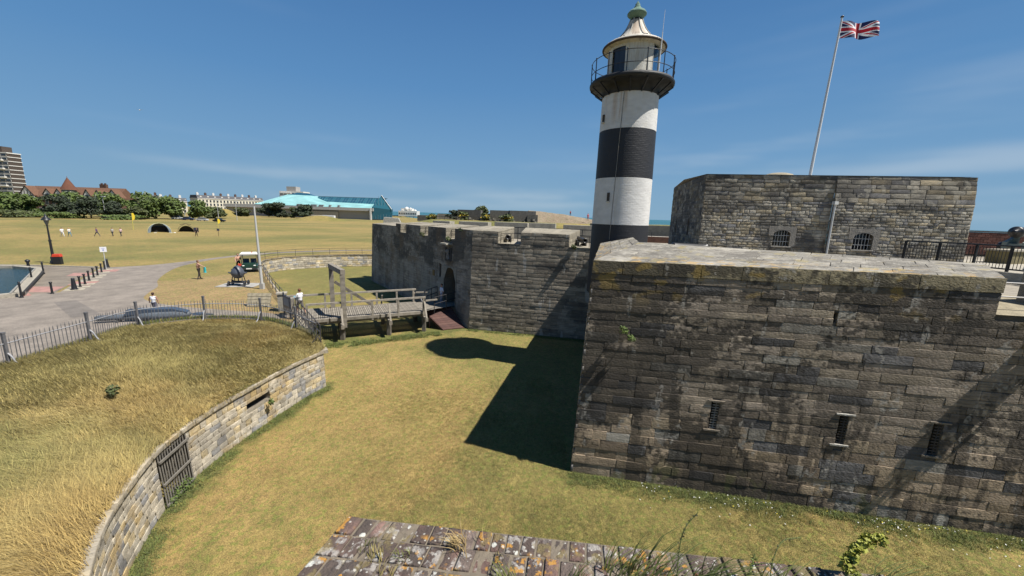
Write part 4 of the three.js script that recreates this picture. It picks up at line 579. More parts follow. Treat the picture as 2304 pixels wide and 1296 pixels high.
{
  const A = [], B = [], F = [], r = mulberry(99), straw = [.5, .395, .15], gold = [.46, .325, .115], grn = [.285, .265, .088], dk = [.15, .16, .05];
  const put = (s, t, list, k) => {
    const [x, y, z] = bankPoint(s, t), n = fbm(x * .33 + 7, z * .33, 4), q = fbm(x * .8 + 3, z * .8 + 60, 3), wd = fbm(x * .22 + 30, z * .22, 3), sw = sst(.45, .62, fbm(x * .3 + 90, z * .3 + 12, 3));
    let c = mixc(mixc(straw, gold, sst(.35, .65, q)), grn, clamp(sst(.38, .6, n + .08 * sst(.45, 1, t) - .05 * sst(.35, 0, t)) * (.5 + .7 * r()) + .35 * (r() - .35))); c = mixc(c, dk, .35 * sst(.58, .7, fbm(x * .7 + 44, z * .7, 3))); c = mixc(c, [.5, .4, .185], .55 * sw * r()); const v = .6 + .8 * r();
    const far_ = Math.hypot(x, z) > 12 + 5.5 * r(); if (far_) c = mixc(c, straw, .45); (far_ ? F : list).push([x, y - .02, z, -2.55 + (wd - .5) * 4.5 + (r() - .5) * (far_ ? 3.4 : 1.9), (k === 2 ? .62 : .8) + .5 * r(), mix(1, .5, sw * .8) * mix(.75, 1, sst(0, .08, t)), [c[0] * v, c[1] * v, c[2] * v]]);
  };
  for (let i = 0; i < 72000; i++) put(.12 + .88 * r(), Math.pow(r(), .9) * 1.08 - .02, r() < .5 ? A : B, 1);
  scatter('long_grass', 'long dry straw and olive grass covering the bank', 'grass', tuftGeo(11, .36, .0055, .75, .22, 5), A); scatter('long_grass', 'tall seeding grass stems among the bank grass', 'grass', tuftGeo(9, .46, .0045, 1.05, .26, 6), B);
  const D = []; for (let i = 0; i < 6000; i++) { const t = 1.02 + .32 * r(), s = .2 + .8 * r(), [x, y, z] = bankPoint(s, t), v = .7 + .6 * r(); D.push([x, y, z, r() * 6.3, .6 + .5 * r(), 1, r() < .3 ? [.36 * v, .3 * v, .08 * v] : [.12 * v, .17 * v, .035 * v]]); } scatter('long_grass', 'long olive and straw grass on the far shoulder of the bank', 'grass', tuftGeo(9, .34, .009, .42, .28, 7), F); scatter('weeds', 'green weeds along the foot of the spiked railing', 'grass', tuftGeo(9, .34, .011, .4, .25, 8), D);
}
{
  const Dk = [], r = mulberry(31), gs = [.15, .19, .045];
  for (let i = 0; i < 170000; i++) { const x = mix(-10.5, 16, r()), z = mix(-20, -6.5, r()), near = Math.hypot(x, z); if (r() > sst(24, 9, near) + .05) continue; if (!inPoly(x, z, RIM)) continue; if (z < -12.03 + (x - 2.24) * .182 + .03 && x > 2.24) continue; if (x > 2 + (-12 - z) * .25 && z < -12) continue; const c = moatColor(x, z), e = moatEdge(x, z), v = .65 + .7 * r(); Dk.push([x, -.012, z, r() * 6.3, (.7 + .6 * r()) * (1 + e * 1.4 * r()), .5 + .5 * r(), [c[0] * v * .98, c[1] * v * 1.0, c[2] * v]]); }
  scatter('lawn_grass', 'short mown dry grass of the moat floor', 'grass', tuftGeo(11, .055, .0038, .6, .14, 12), Dk);
  const E = []; const along = (L, n, w, hh) => { for (let i = 0; i < n; i++) { const k = r() * (L.length - 1), j = Math.floor(k), f = k - j, x = mix(L[j][0], L[j + 1][0], f), z = mix(L[j][1], L[j + 1][1], f), dx = L[j + 1][0] - L[j][0], dz = L[j + 1][1] - L[j][1], q = Math.hypot(dx, dz), o = w * Math.abs(r() + r() - 1), X = x + (-dz / q) * o * (w > 0 ? 1 : 1), Z = z + (dx / q) * o; if (vn(X * 1.4, Z * 1.4) < .3) continue; const v = .7 + .6 * r(), y = r() < .2; E.push([X, -.01, Z, r() * 6.3, hh * (.6 + .7 * r()), .9, y ? [.3 * v, .27 * v, .07 * v] : [gs[0] * v, gs[1] * v, gs[2] * v]]); } };
  along([[2.2, -11.98], [16, -9.47]], 2600, .8, 1); along(COPE.slice(2), 3200, .55, 1); along([[-3.3, -28.5], [5.3, -26.7]], 900, .5, 1); along([[-14.2, -23.4], [-11, -24.6], [-8, -26.2], [-5.4, -27.6]], 2600, 1.1, 1.5);
  { const Fl = []; for (let i = 0; i < 260; i++) { const k = r(), x = mix(2.3, 16, Math.sqrt(k)), z = -11.95 + (x - 2.24) * .182 + r() * r() * 1.3, y = r() < .15; if (vn(x * .9, z * 2) < .45) continue; Fl.push([x, .03 + .03 * r(), z, r() * 6, .8 + .6 * r(), 1, y ? [.75, .6, .05] : [.8, .8, .76]]); } scatter('daisies', 'tiny white and yellow flowers in the grass along the bastion foot', 'flowers', new THREE.CircleGeometry(.016, 6).rotateX(-1.1), Fl); }
  scatter('wall_foot_grass', 'greener tufts of grass along the foot of the walls', 'grass', tuftGeo(8, .1, .006, .5, .14, 15), E);
}
{ // spiked railing
  const grey = mat(.2, .195, .2, .6, { map: rep(paleTex, 2) }), pale = mat(.3, .3, .31, .5), t = thing('spiked_railing', 'grey iron spiked railing curving along the top of the grass bank', 'railing');
  const pts = cFence.getSpacedPoints(900), len = cFence.getLength(), step = .135, start = len * .2; const at = (d) => cFence.getPointAt(clamp(d / len)), tan = (d) => cFence.getTangentAt(clamp(d / len));
  const ps = new THREE.BoxGeometry(.02, 1.12, .02).translate(0, .56, 0).toNonIndexed(), tip = new THREE.ConeGeometry(.017, .12, 4).rotateY(Math.PI / 4).translate(0, 1.18, 0).toNonIndexed(), pg = merge([ps, tip]); let n = 0;
  for (let d = start; d < len; d += step) { const p = at(d), m = part(t, 'picket', pg, grey); m.position.set(p.x, p.y - .02 + .008 * (h2(n, 3) - .5), p.z); m.rotation.set((h2(n, 5) - .5) * .03, h2(n, 9), (h2(n, 7) - .5) * .03); n++; }
  const rail = (h, r) => { const q = []; for (let d = start; d <= len; d += .4) { const p = at(d); q.push([p.x, p.y + h, p.z]); } return tube(q, r, 160, 5); }; part(t, 'top_rail', rail(.98, .022), pale); part(t, 'bottom_rail', rail(.14, .02), grey);
  for (let d = start + .3; d < len + .2; d += 2.75) { const p = at(d), g = tan(d), nx = -g.z, nz = g.x; const s = (nx * (-9 - p.x) + nz * (-12 - p.z)) > 0 ? 1 : -1; part(t, 'railing_post', [box(.085, 1.42, .085, p.x, p.y + .66, p.z), box(.1, .06, .1, p.x, p.y + 1.38, p.z)], grey); part(t, 'stay', tube([[p.x + s * nx * .03, p.y + .62, p.z + s * nz * .03], [p.x + s * nx * .14, p.y + .5, p.z + s * nz * .14], [p.x + s * nx * .3, p.y + .2, p.z + s * nz * .3], [p.x + s * nx * .62, p.y + .02, p.z + s * nz * .62], [p.x + s * nx * .75, p.y - .05, p.z + s * nz * .75]], .032, 14, 6), pale); }
}
// ---------------------------------------------------------------- things on the forecourt and lawn
const blackIron = mat(.015, .016, .019, .45), steel = mat(.55, .56, .57, .4), rubber = mat(.02, .02, .02, .85);
{ const p = thing('light_pole', 'plain pale grey pole rising beside the moat wall', 'pole', [-21.1, 1.9, -32.0]); part(p, 'shaft', rod([0, 0, 0], [-.08, 6.85, 0], .12, .06, 10), mat(.52, .52, .5, .5)); part(p, 'pole_clip', box(.2, .07, .2, -.02, 2.0, 0), rough(.2, .17, .15)); part(p, 'pole_base', box(.3, .5, .26, 0, .25, 0), mat(.48, .47, .44, .6)); }
{ // sea mine on its trolley
  const s = struct('concrete_slab', box(3.0, .05, 1.9, -23.9, 1.915, -33.3, .16), rough(.52, .5, .46));
  const t = thing('sea_mine', 'dark blue-grey sea mine with side horns on a four-wheeled trolley', 'sea mine', [-23.85, 1.94, -33.1], .2), m = mat(.075, .085, .105, .42, { bumpMap: grainBump, bumpScale: .01 }), f = mat(.03, .033, .04, .6);
  part(t, 'mine_body', lathe([[0, 0], [.2, .03], [.4, .16], [.5, .38], [.5, .55], [.42, .78], [.27, .98], [.14, 1.1], [0, 1.14]], 28, 0, .6, 0), m);
  for (const sx of [-1, 1]) { part(t, 'horn', rod([sx * .45, 1.05, 0], [sx * .72, 1.12, 0], .09, .06, 8), m); part(t, 'frame_leg', rod([sx * .42, .28, .3], [sx * .36, .9, .1], .035, .035, 6), f); part(t, 'frame_leg', rod([sx * .42, .28, -.3], [sx * .36, .9, -.1], .035, .035, 6), f); }
  part(t, 'frame_leg', rod([0, .3, 0], [0, .65, 0], .05, .05, 8), f); part(t, 'chassis', [box(1.2, .07, .08, 0, .3, .32), box(1.2, .07, .08, 0, .3, -.32), box(.07, .07, .7, .4, .3, 0), box(.07, .07, .7, -.4, .3, 0), box(.9, .05, .6, 0, .26, 0)], f);
  for (const sx of [-1, 1]) for (const sz of [-1, 1]) { const w = part(t, 'wheel', new THREE.TorusGeometry(.18, .045, 8, 20).rotateY(Math.PI / 2).translate(sx * .62, .2, sz * .34), f); const sp = []; for (let k = 0; k < 4; k++) { const a = k * Math.PI / 4; sp.push(rod([sx * .62, .2 + Math.sin(a) * .17, sz * .34 + Math.cos(a) * .17], [sx * .62, .2 - Math.sin(a) * .17, sz * .34 - Math.cos(a) * .17], .014, .014, 5)); } part(w, 'wheel_spokes', sp, f); part(w, 'axle_cap', rod([sx * .5, .2, sz * .34], [sx * .72, .2, sz * .34], .05, .05, 8), f); }
}
{ // golf buggy
  const t = thing('utility_buggy', 'green open utility buggy with white canopy roof and windscreen', 'buggy', [-28.1, 1.9, -40.9], .5), g = mat(.012, .05, .035, .35), wh = mat(.8, .79, .75, .5), bl = mat(.02, .02, .022, .6), glass = new THREE.MeshPhysicalMaterial({ color: C(.8, .86, .88), transmission: 1, roughness: .04, thickness: 0, side: THREE.DoubleSide });
  part(t, 'body', [extr([[-.72, .35], [.72, .35], [.72, .62], [.6, .78], [-.6, .78], [-.72, .62]], 1.0, .03).translate(0, 0, -.3), box(1.44, .3, 1.5, 0, .5, -1.1)], g); part(t, 'bonnet', extr([[-.62, .72], [.62, .72], [.54, .92], [-.54, .92]], .7, .03).translate(0, 0, -.05), g);
  part(t, 'front_bumper', box(1.3, .22, .1, 0, .38, .8), bl); part(t, 'number_plate', box(.5, .11, .02, 0, .4, .862), wh); for (const s of [-1, 1]) { part(t, 'headlight', ball(.1, s * .5, .7, .72, 1.3, .7, .5, 10), mat(.75, .76, .74, .2)); part(t, 'canopy_post', rod([s * .68, .78, .45], [s * .66, 1.85, .15], .03), bl); part(t, 'canopy_post', rod([s * .68, .6, -1.05], [s * .66, 1.85, -1.0], .03), bl); for (const z of [.5, -1.35]) { const w = part(t, 'wheel', new THREE.CylinderGeometry(.27, .27, .24, 18).rotateZ(Math.PI / 2).translate(s * .66, .27, z), rubber); part(w, 'rim', new THREE.CylinderGeometry(.15, .15, .25, 12).rotateZ(Math.PI / 2).translate(s * .665, .27, z), steel); } part(t, 'seat_back', box(.52, .55, .12, s * .32, 1.05, -.55), bl); part(t, 'seat', box(.52, .14, .5, s * .32, .8, -.3), bl); }
  part(t, 'canopy', extr([[-.78, 1.84], [.78, 1.84], [.72, 1.94], [-.72, 1.94]], 1.6, .025).translate(0, 0, -1.25), wh); part(t, 'windscreen', quadGeo([[[-.64, .95, .5], [.64, .95, .5], [.62, 1.8, .2], [-.62, 1.8, .2]]]), glass); part(t, 'steering_wheel', new THREE.TorusGeometry(.17, .02, 6, 16).rotateX(-.7).translate(.32, 1.12, .12), bl); part(t, 'beacon', rod([.25, 1.96, -.4], [.25, 2.06, -.4], .06), mat(.5, .08, .03, .4)); part(t, 'tool_box', box(.3, .25, .4, -.82, .75, .3), mat(.6, .05, .02, .5));
  part(t, 'foliage_bundle', ball(.16, .86, 1.95, -.6, 1.4, .7, 1, 7), mat(.05, .08, .02, .9));
}
{ // midget submarine on the path behind the railing: pointing along local x
  const t = thing('midget_submarine', 'blue-grey two-man torpedo submarine displayed behind the spiked railing', 'submarine', [-21.15, 1.88, -22.15], .38), m = mat(.14, .165, .195, .5, { map: rep(paleTex, 1.5), bumpMap: grainBump, bumpScale: .008 }), bl = mat(.05, .075, .115, .5), X = (p, n = 22) => lathe(p, n).rotateZ(-Math.PI / 2);
  part(t, 'nose_section', X([[0, -2.55], [.17, -2.53], [.23, -2.42], [.24, -1.2], [.3, -.85]]).translate(0, .42, 0), m); part(t, 'hull', X([[.3, -.85], [.42, -.55], [.46, 0], [.45, 1.0], [.36, 1.4], [.2, 1.6], [.08, 1.66], [0, 1.67]]).translate(0, .42, 0), m);
  part(t, 'saddle', [extr([[-1.25, 0], [-1.1, .28], [-.7, .42], [.9, .36], [1.5, .05], [1.5, 0]], .5, .05).translate(0, .62, -.25)], bl); part(t, 'seat_well', box(.7, .06, .36, -.55, 1.02, 0), mat(.015, .02, .03, .7)); part(t, 'windshield', extr([[-1.22, 0], [-1.0, 0], [-1.02, .2], [-1.16, .16]], .4, .02).translate(0, .85, -.2), bl);
  t.scale.set(1.05, .7, .78); for (let k = 0; k < 6; k++) part(t, 'hull_band', X([[.468, -.02], [.468, .02]]).translate(-.3 + k * .27, .42, 0), m);
  part(t, 'tail_shaft', rod([1.6, .42, 0], [2.05, .38, 0], .05), bl); part(t, 'tail_fin', extr([[1.75, -.06], [2.75, -.12], [2.7, -.03], [1.8, .14]], .05, .01).translate(0, .34, -.02), bl); part(t, 'tail_plane', box(.4, .03, .8, 2.0, .4, 0), bl); for (const x of [-1.6, .2, 1.1]) part(t, 'cradle', box(.12, .22, .6, x, .1, 0), rough(.1, .1, .1));
}
{ // bollards
  const bol = (name, label, g) => thing(name, label, 'bollard', [0, 0, 0], 0, g);
  const P = [[-34.04, -27.89], [-34.8, -30.46], [-35.59, -31.54], [-36.9, -33.07], [-38.08, -34.54], [-38.93, -35.68], [-40.34, -37.38], [-41.67, -38.96]];
  const L = ['slim black bollard standing alone on the forecourt before the row', 'slim bollard next to the stout tapered bollard, first of the row', 'slim bollard second in the row from the near stout bollard', 'slim bollard third in the row from the near stout bollard', 'slim bollard fourth in the row from the near stout bollard', 'slim bollard fifth in the row from the near stout bollard', 'slim bollard sixth in the row, second from the white sign', 'slim bollard closest to the white sign at the row end'];
  const src = bol('bollard', L[0], 'slim bollards edging the forecourt'); part(src, 'post', lathe([[.1, 0], [.1, .06], [.07, .1], [.06, .78], [.085, .8], [.085, .86], [.05, .9], [0, .92]], 14), blackIron); part(src, 'chain_ring', [rod([-.12, .88, 0], [.12, .88, 0], .02)], blackIron); src.position.set(P[0][0], 1.9, P[0][1]); P.slice(1).forEach((p, i) => copyThing(src, [p[0], 1.9, p[1]], i, L[i + 1]));
  const co = thing('tapered_bollard', 'stout tapered black bollard at the near end of the bollard row', 'bollard', [-34.13, 1.9, -29.44], 0, 'stout tapered bollards'); part(co, 'post', lathe([[.22, 0], [.22, .06], [.17, .1], [.1, .84], [.11, .88], [.07, .93], [0, .95]], 8), blackIron); copyThing(co, [-42.87, 1.9, -40.38], .3, 'stout tapered black bollard at the far end of the bollard row');
  const pad = rough(.56, .5, .38); for (const p of [P[1], P[2], P[3], P[4], P[5], P[6], P[7], [-34.13, -29.44]]) struct('bollard_pad', box(1.1, .012, .8, p[0], 1.916, p[1], .7), pad);
}
{ // pond with rim, posts and low rail
  const rim = rough(.5, .45, .36);
  const pond = thing('pond_wall', 'low pale kerb wall round the boating pond', 'kerb wall'); const pts = [[-64, -34], [-49.8, -38.2], [-46.4, -37.4], [-35.2, -26.9], [-35.8, -25.6], [-46, -16]];
  for (let i = 0; i + 1 < pts.length; i++) part(pond, 'kerb', beam([pts[i][0], 2.02, pts[i][1]], [pts[i + 1][0], 2.02, pts[i + 1][1]], .55, .3), rim);
  part(pond, 'side_board', beam([-35.2, 2.0, -26.4], [-46, 2.0, -36.7], .1, .46), rough(.4, .38, .34));
  struct('pond_water', sheet([[-64, -34], [-49.8, -38], [-46.6, -37.2], [-36, -27.2], [-47, -17]], 1.945), mat(.03, .06, .068, .12, { bumpMap: rep(grainTex, .35), bumpScale: .05 }));
  const t = thing('pond_railing', 'black posts with a low beam fencing the pond edge', 'railing'); const q = [[-34.47, -26.42], [-41.2, -32.5], [-43.9, -35.6]]; q.forEach((p, i) => part(t, 'post', lathe([[.1, 0], [.1, .08], [.065, .14], [.055, .9], [.08, .94], [.08, 1.0], [.05, 1.04], [.075, 1.12], [0, 1.18]], 12, p[0], 1.9, p[1]), blackIron)); part(t, 'beam', beam([-34.9, 2.12, -26.9], [-43.9, 2.12, -35.6], .12, .16), rough(.04, .036, .033));
  const b = thing('far_bollard', 'short dark bollard on the far side of the pond', 'bollard', [-49.4, 1.9, -38.9]); part(b, 'post', lathe([[.12, 0], [.1, .5], [.18, .62], [.18, .75], [0, .85]], 10), blackIron);
}
{ const t = thing('street_lamp', 'black Victorian style lamp post beside the red-topped bin', 'street lamp', [-50.29, 1.9, -41.89]); part(t, 'post', lathe([[.3, 0], [.3, .25], [.2, .4], [.22, .7], [.12, .85], [.1, 2.4], [.15, 2.5], [.08, 2.6], [.065, 4.15], [.1, 4.2]], 12), blackIron); part(t, 'lantern', lathe([[.1, 4.2], [.24, 4.7], [.3, 4.72]], 6), mat(.2, .21, .2, .2)); part(t, 'lantern_cap', lathe([[.42, 4.7], [.4, 4.76], [.2, 5.0], [.1, 5.1], [.1, 5.2], [.03, 5.32], [0, 5.4]], 6), blackIron); part(t, 'ladder_bar', rod([-.3, 4.1, 0], [.3, 4.1, 0], .02), blackIron); }
{ const t = thing('litter_bin', 'square black litter bin with a red hood', 'litter bin', [-49.35, 1.9, -41.5], .5); part(t, 'bin_body', extr([[-.3, 0], [.3, 0], [.27, .85], [-.27, .85]], .5, .02).translate(0, 0, -.25), mat(.012, .013, .014, .5)); part(t, 'hood', extr([[-.32, .85], [.32, .85], [.24, 1.1], [-.24, 1.1]], .56, .02).translate(0, 0, -.28), mat(.62, .06, .02, .5)); }
{ const t = thing('white_sign', 'small white notice on a thin post beside the bollard row', 'sign', [-42.3, 1.9, -39.7], .7); part(t, 'post', rod([0, 0, 0], [0, 2.2, 0], .03), steel); part(t, 'plate', box(.5, .52, .03, 0, 2.0, .04), mat(.8, .8, .82, .5)); part(t, 'symbol', [box(.2, .02, .005, 0, 2.12, .058), box(.26, .02, .005, 0, 2.06, .058), new THREE.CylinderGeometry(.07, .07, .005, 14).rotateX(Math.PI / 2).translate(0, 1.93, .058)], mat(.25, .3, .55, .6)); }
// tents, banners and cars on the far green
function car(name, label, x, z, ry, r, g, b, grp = 'cars parked beyond the green') {
  const t = thing(name, label, 'car', [x, groundY(x, z), z], ry, grp), body = mat(r, g, b, .3, { metalness: .2 }), gl = mat(.02, .025, .03, .1);
  part(t, 'body', extr([[-2.1, .32], [2.1, .32], [2.12, .62], [1.95, .82], [1.1, .9], [-1.5, .92], [-2.05, .85], [-2.12, .6]], 1.66, .05).translate(0, 0, -.83), body); part(t, 'cabin', extr([[-1.6, .9], [1.05, .9], [.45, 1.4], [-1.1, 1.42]], 1.44, .06).translate(0, 0, -.72), gl); part(t, 'roof', extr([[-1.15, 1.4], [.5, 1.38], [.4, 1.48], [-1.05, 1.5]], 1.36, .03).translate(0, 0, -.68), body);
  for (const sx of [-1.3, 1.3]) for (const s of [-1, 1]) part(t, 'wheel', new THREE.CylinderGeometry(.32, .32, .2, 14).rotateX(Math.PI / 2).translate(sx, .32, s * .78), rubber); for (const s of [-1, 1]) part(t, 'headlight', box(.06, .12, .3, 2.1, .68, s * .6), mat(.7, .7, .68, .2)); return t;
}
for (const a of [['parked_car', 'black car parked beside the grassy knoll', -126, -167, .2, .01, .01, .012], ['parked_car', 'silver car parked between the black car and the round trees', -134, -168, .15, .5, .51, .52], ['parked_car', 'dark blue car at the end of the parked line under the round trees', -141, -169, .3, .02, .03, .08], ['parked_car', 'white car half hidden by bushes under the round trees', -147, -171, .1, .7, .7, .68], ['parked_car', 'red car parked in the gap between the dark pines and round trees', -158, -166, .2, .35, .02, .02], ['parked_car', 'grey car parked under the dark pines', -166, -160, .2, .2, .2, .21]]) car(...a);
{ const t = thing('dome_tent', 'pale blue-grey dome tent with a dark open front', 'tent', [-83.4, 1.9, -91.5], .75), fab = mat(.2, .24, .27, .7), rib = mat(.5, .5, .3, .6); const g = new THREE.SphereGeometry(1, 24, 10, Math.PI * .8, Math.PI * 1.4, 0, Math.PI / 2).scale(2.1, 2.35, 1.8); part(t, 'canopy', g, fab); part(t, 'inner_room', box(2.6, 1.5, .05, 0, .75, -.8), mat(.015, .015, .018, .9)); for (const s of [-1, 1]) part(t, 'tent_pole', tube([[s * 2.1, 0, 1.2], [s * 1.9, 1.2, 1.1], [s * 1, 2.1, .7], [0, 2.36, 0]], .05, 14, 5), rib); part(t, 'storm_flap', extr([[-2.1, 0], [-1.6, 0], [-1.3, 1.8], [-1.7, 1.5]], .05).translate(0, 0, 1.3), fab); part(t, 'picnic_gear', [box(.5, .3, .4, -.8, .15, 1.9), box(.6, .25, .5, 1.9, .12, 2.1), ball(.3, 2.6, .15, 2.0, 1, .6, 1, 7)], mat(.6, .58, .5, .8)); }
{ const t = thing('beach_shelter', 'dark folding frame shelter standing right of the dome tent', 'tent', [-80.4, 1.9, -95.5], .6), b = mat(.015, .014, .016, .7); part(t, 'canopy', new THREE.SphereGeometry(1, 14, 8, Math.PI, Math.PI, 0, Math.PI / 2).scale(1.5, 1.7, 1.2), b); for (const a of [-1, 1]) part(t, 'frame', tube([[a * 1.5, 0, .9], [a * 1.35, 1.2, .7], [0, 2.3, .2]], .05, 10, 5), mat(.08, .06, .04, .6)); part(t, 'top_bar', tube([[-1.1, 2.0, .5], [0, 2.25, .6], [1.1, 2.0, .5]], .05, 10, 5), b); part(t, 'side_bag', box(.9, 1.3, .7, 1.9, .65, .3), b); }
const banner = (x, z, h, label) => { const t = thing('yellow_banner', label, 'banner', [x, 1.9, z], .7, 'yellow banners on the green'); part(t, 'pole', rod([0, 0, 0], [.1, h, 0], .05), mat(.6, .52, .1, .6)); part(t, 'cloth', extr([[.05, h * .6], [.5, h * .66], [.62, h * .85], [.4, h], [.08, h]], .03), mat(.8, .6, .03, .7)); };
banner(-92.5, -94.5, 4.4, 'tall yellow feather banner left of the dome tent'); banner(-79, -104, 3.4, 'short yellow banner right of the dark shelter');
for (const [x, z, l] of [[-72, -88, 'dark post with a box head on the green, nearer the tents'], [-66.5, -87.5, 'dark post with a box head on the green, further from the tents']]) { const t = thing('game_post', l, 'post', [x, 1.9, z], .3); part(t, 'post', rod([0, 0, 0], [0, 1.5, 0], .04), blackIron); part(t, 'box_head', box(.4, .5, .3, 0, 1.5, 0), mat(.04, .04, .07, .7)); }
// old guns
function cannon(name, label, pos, ry, col, s = 1) {
  const t = thing(name, label, 'cannon', pos, ry), b = mat(.02, .02, .023, .4), c = rough(...col); t.scale.setScalar(s);
  part(t, 'barrel', lathe([[0, -1.3], [.07, -1.3], [.09, -1.22], [.05, -1.15], [.2, -1.05], [.24, -1.0], [.22, -.5], [.2, 0], [.16, .9], [.15, 1.15], [.19, 1.22], [.19, 1.3], [.1, 1.3], [.1, .9]], 20).rotateX(Math.PI / 2).translate(0, .85, 0), b);
  for (const x of [-1, 1]) { part(t, 'carriage_cheek', extr([[-.9, .15], [.6, .15], [.6, .7], [.2, .78], [-.2, .55], [-.9, .4]], .1, .01).rotateY(-Math.PI / 2).translate(x * .28 + .05, 0, 0), c); for (const z of [-.65, .4]) part(t, 'truck_wheel', new THREE.CylinderGeometry(.2, .2, .12, 14).rotateZ(Math.PI / 2).translate(x * .42, .2, z), b); part(t, 'trunnion', rod([0, .82, 0], [x * .34, .82, 0], .06), b); }
  part(t, 'bed', box(.5, .08, 1.2, 0, .3, -.1), c); return t;
}
cannon('cannon', 'black cannon pointing out of the middle embrasure of the far wall', [-.55, 6.2, -30.6], .1, [.06, .055, .05], 1.0); cannon('cannon', 'black cannon in the embrasure just beside the lighthouse', [5.0, 6.2, -29.2], .1, [.06, .055, .05], 1.0); cannon('cannon', 'dark gun barrel between the lighthouse and the keep', [10.6, 6.2, -23.6], 1.9, [.05, .045, .04], 1.1);
cannon('cannon', 'large gun on a grey-green carriage by the red brick wall', [38.3, 7.2, -29.5], 2.0, [.36, .42, .38], 1.7);
// back parapet of the castle with open gaps, railings and brick wall
{ const m = rough(.5, .46, .37), t = thing('back_parapet', 'row of low stone merlons behind the gate bastion', 'parapet wall'); for (const [a, za, b, zb, y] of [[-9.5, -47.4, -7.4, -46.8, 7.75], [-6.2, -45.8, -2.8, -45, 7.8], [-2, -43.8, 1.6, -43, 7.9], [1.7, -41.8, 4.4, -41.3, 7.95], [5.1, -40, 12, -38.4, 7.9]]) part(t, 'merlon', beam([a, (6.2 + y) / 2, za], [b, (6.2 + y) / 2, zb], 1.4, y - 6.2), m);
  part(t, 'wall', beam([-16, 6.6, -50], [14, 6.6, -43], .8, 1.2), rough(.36, .33, .27));
  const r = thing('platform_railing', 'dark horizontal rail across the gun platform behind the embrasures', 'railing'); for (const y of [7.1, 7.62]) part(r, 'rail', beam([-1.5, y, -36], [9.8, y, -33.6], .06, .07), blackIron); for (let k = 0; k <= 6; k++) part(r, 'post', rod([mix(-1.5, 9.8, k / 6), 6.2, mix(-36, -33.6, k / 6)], [mix(-1.5, 9.8, k / 6), 7.65, mix(-36, -33.6, k / 6)], .035), blackIron);
  const w = thing('sea_wall', 'long stone parapet wall facing the sea between lighthouse and keep', 'wall'); part(w, 'wall_block', beam([12, 7.0, -62], [40, 7.0, -57], 1.2, 1.65), rough(.27, .25, .2)); part(w, 'walkway', beam([11, 6.25, -58], [38, 6.25, -53], 3, .12), rough(.5, .47, .4)); const sr = thing('sea_wall_railing', 'thin iron railing below the sea wall beside the keep', 'railing'); for (const y of [6.7, 7.1]) part(sr, 'rail', rod([12, y, -52], [24, y, -50], .03), blackIron); for (let k = 0; k < 5; k++) part(sr, 'post', rod([12 + 3 * k, 6.2, -52 + .5 * k], [12 + 3 * k, 7.12, -52 + .5 * k], .035), blackIron); part(w, 'brick_base', beam([11, 6.5, -44], [20, 6.5, -42.4], .5, .7), rough(.2, .1, .07));
}
{ // red brick wall, black walkway railing and stone pier at the edge of the castle
  const t = thing('red_brick_wall', 'dark red brick wall beyond the keep under the sky', 'wall'), bm = [rough(.2, .075, .05), rough(.15, .06, .042), rough(.24, .1, .07)]; for (let j = 0; j < 9; j++) for (let i = 0; i < 26; i++) { const o = (j & 1) * .3; part(t, 'brick', box(.58, .21, .3, 38.2 + i * .6 + o, 6.55 + j * .23, -38 + (i * .6 + o) * .18, -.18), bm[(i * 7 + j * 5) % 3]); } part(t, 'wall_core', box(16.5, 2.2, .28, 45.9, 7.35, -36.75, -.18), rough(.12, .1, .085)); part(t, 'coping', box(16.6, .12, .5, 45.9, 8.58, -36.7, -.18), rough(.18, .13, .1));
  const r = thing('walkway_railing', 'black metal railing with close upright bars along the platform edge', 'railing'), P = [[22.2, -22.1], [24.0, -20.2], [24.6, -17.8], [24.3, -14.6]], F = 6.75, Tp = 7.98; const bar = new THREE.BoxGeometry(.018, 1.0, .018);
  for (let i = 0; i + 1 < P.length; i++) { const [a, b] = [P[i], P[i + 1]], L = Math.hypot(b[0] - a[0], b[1] - a[1]), n = Math.round(L / .12); for (let k = 0; k < n; k++) { const m = part(r, 'bar', bar, blackIron); m.position.set(mix(a[0], b[0], k / n), F + .62, mix(a[1], b[1], k / n)); } for (const [h, w] of [[Tp, .16], [F + .1, .06]]) part(r, 'rail', beam([a[0], h, a[1]], [b[0], h, b[1]], w, .07), blackIron); for (const k of [0, .5]) part(r, 'post', beam([mix(a[0], b[0], k), F - .1, mix(a[1], b[1], k)], [mix(a[0], b[0], k), Tp, mix(a[1], b[1], k)], .09, .09, V(1, 0, 0)), blackIron); }
  const f = struct('walkway', prism([[22, -22.4], [30, -26], [44, -30], [46, -12], [24.2, -13.9], [24.5, -17.8]], 6.2, 6.72), rough(.55, .5, .4)); const yb = rough(.3, .25, .12); const be = thing('yellow_platform_block', 'mustard coloured concrete block behind the black railing', 'block', [31.5, 6.72, -24.5], .3); part(be, 'block', box(3.4, .75, 1, 0, .37, 0), yb); part(be, 'ledge', box(3.6, .1, 1.2, 0, .8, 0), rough(.5, .45, .35));
  const p = thing('stone_pier', 'plain grey stone pier beside the embrasure at the bastion end', 'stone pier', [17.0, 6.2, -11.75], .18); part(p, 'shaft', box(1.5, 1.25, 1.2, 0, .62, 0), rough(.4, .37, .31)); part(p, 'cap', box(1.55, .1, 1.26, 0, 1.3, 0), rough(.5, .46, .38));
  const g = thing('embrasure_rail', 'pale double rail across the embrasure next to the stone pier', 'railing'); for (const y of [6.85, 7.25]) part(g, 'rail', rod([14.0, y, -10.95], [18.5, y, -10.1], .02), mat(.55, .52, .48, .5)); part(g, 'post', rod([16.0, 6.45, -10.55], [16.0, 7.27, -10.55], .025), mat(.5, .48, .45, .5));
}
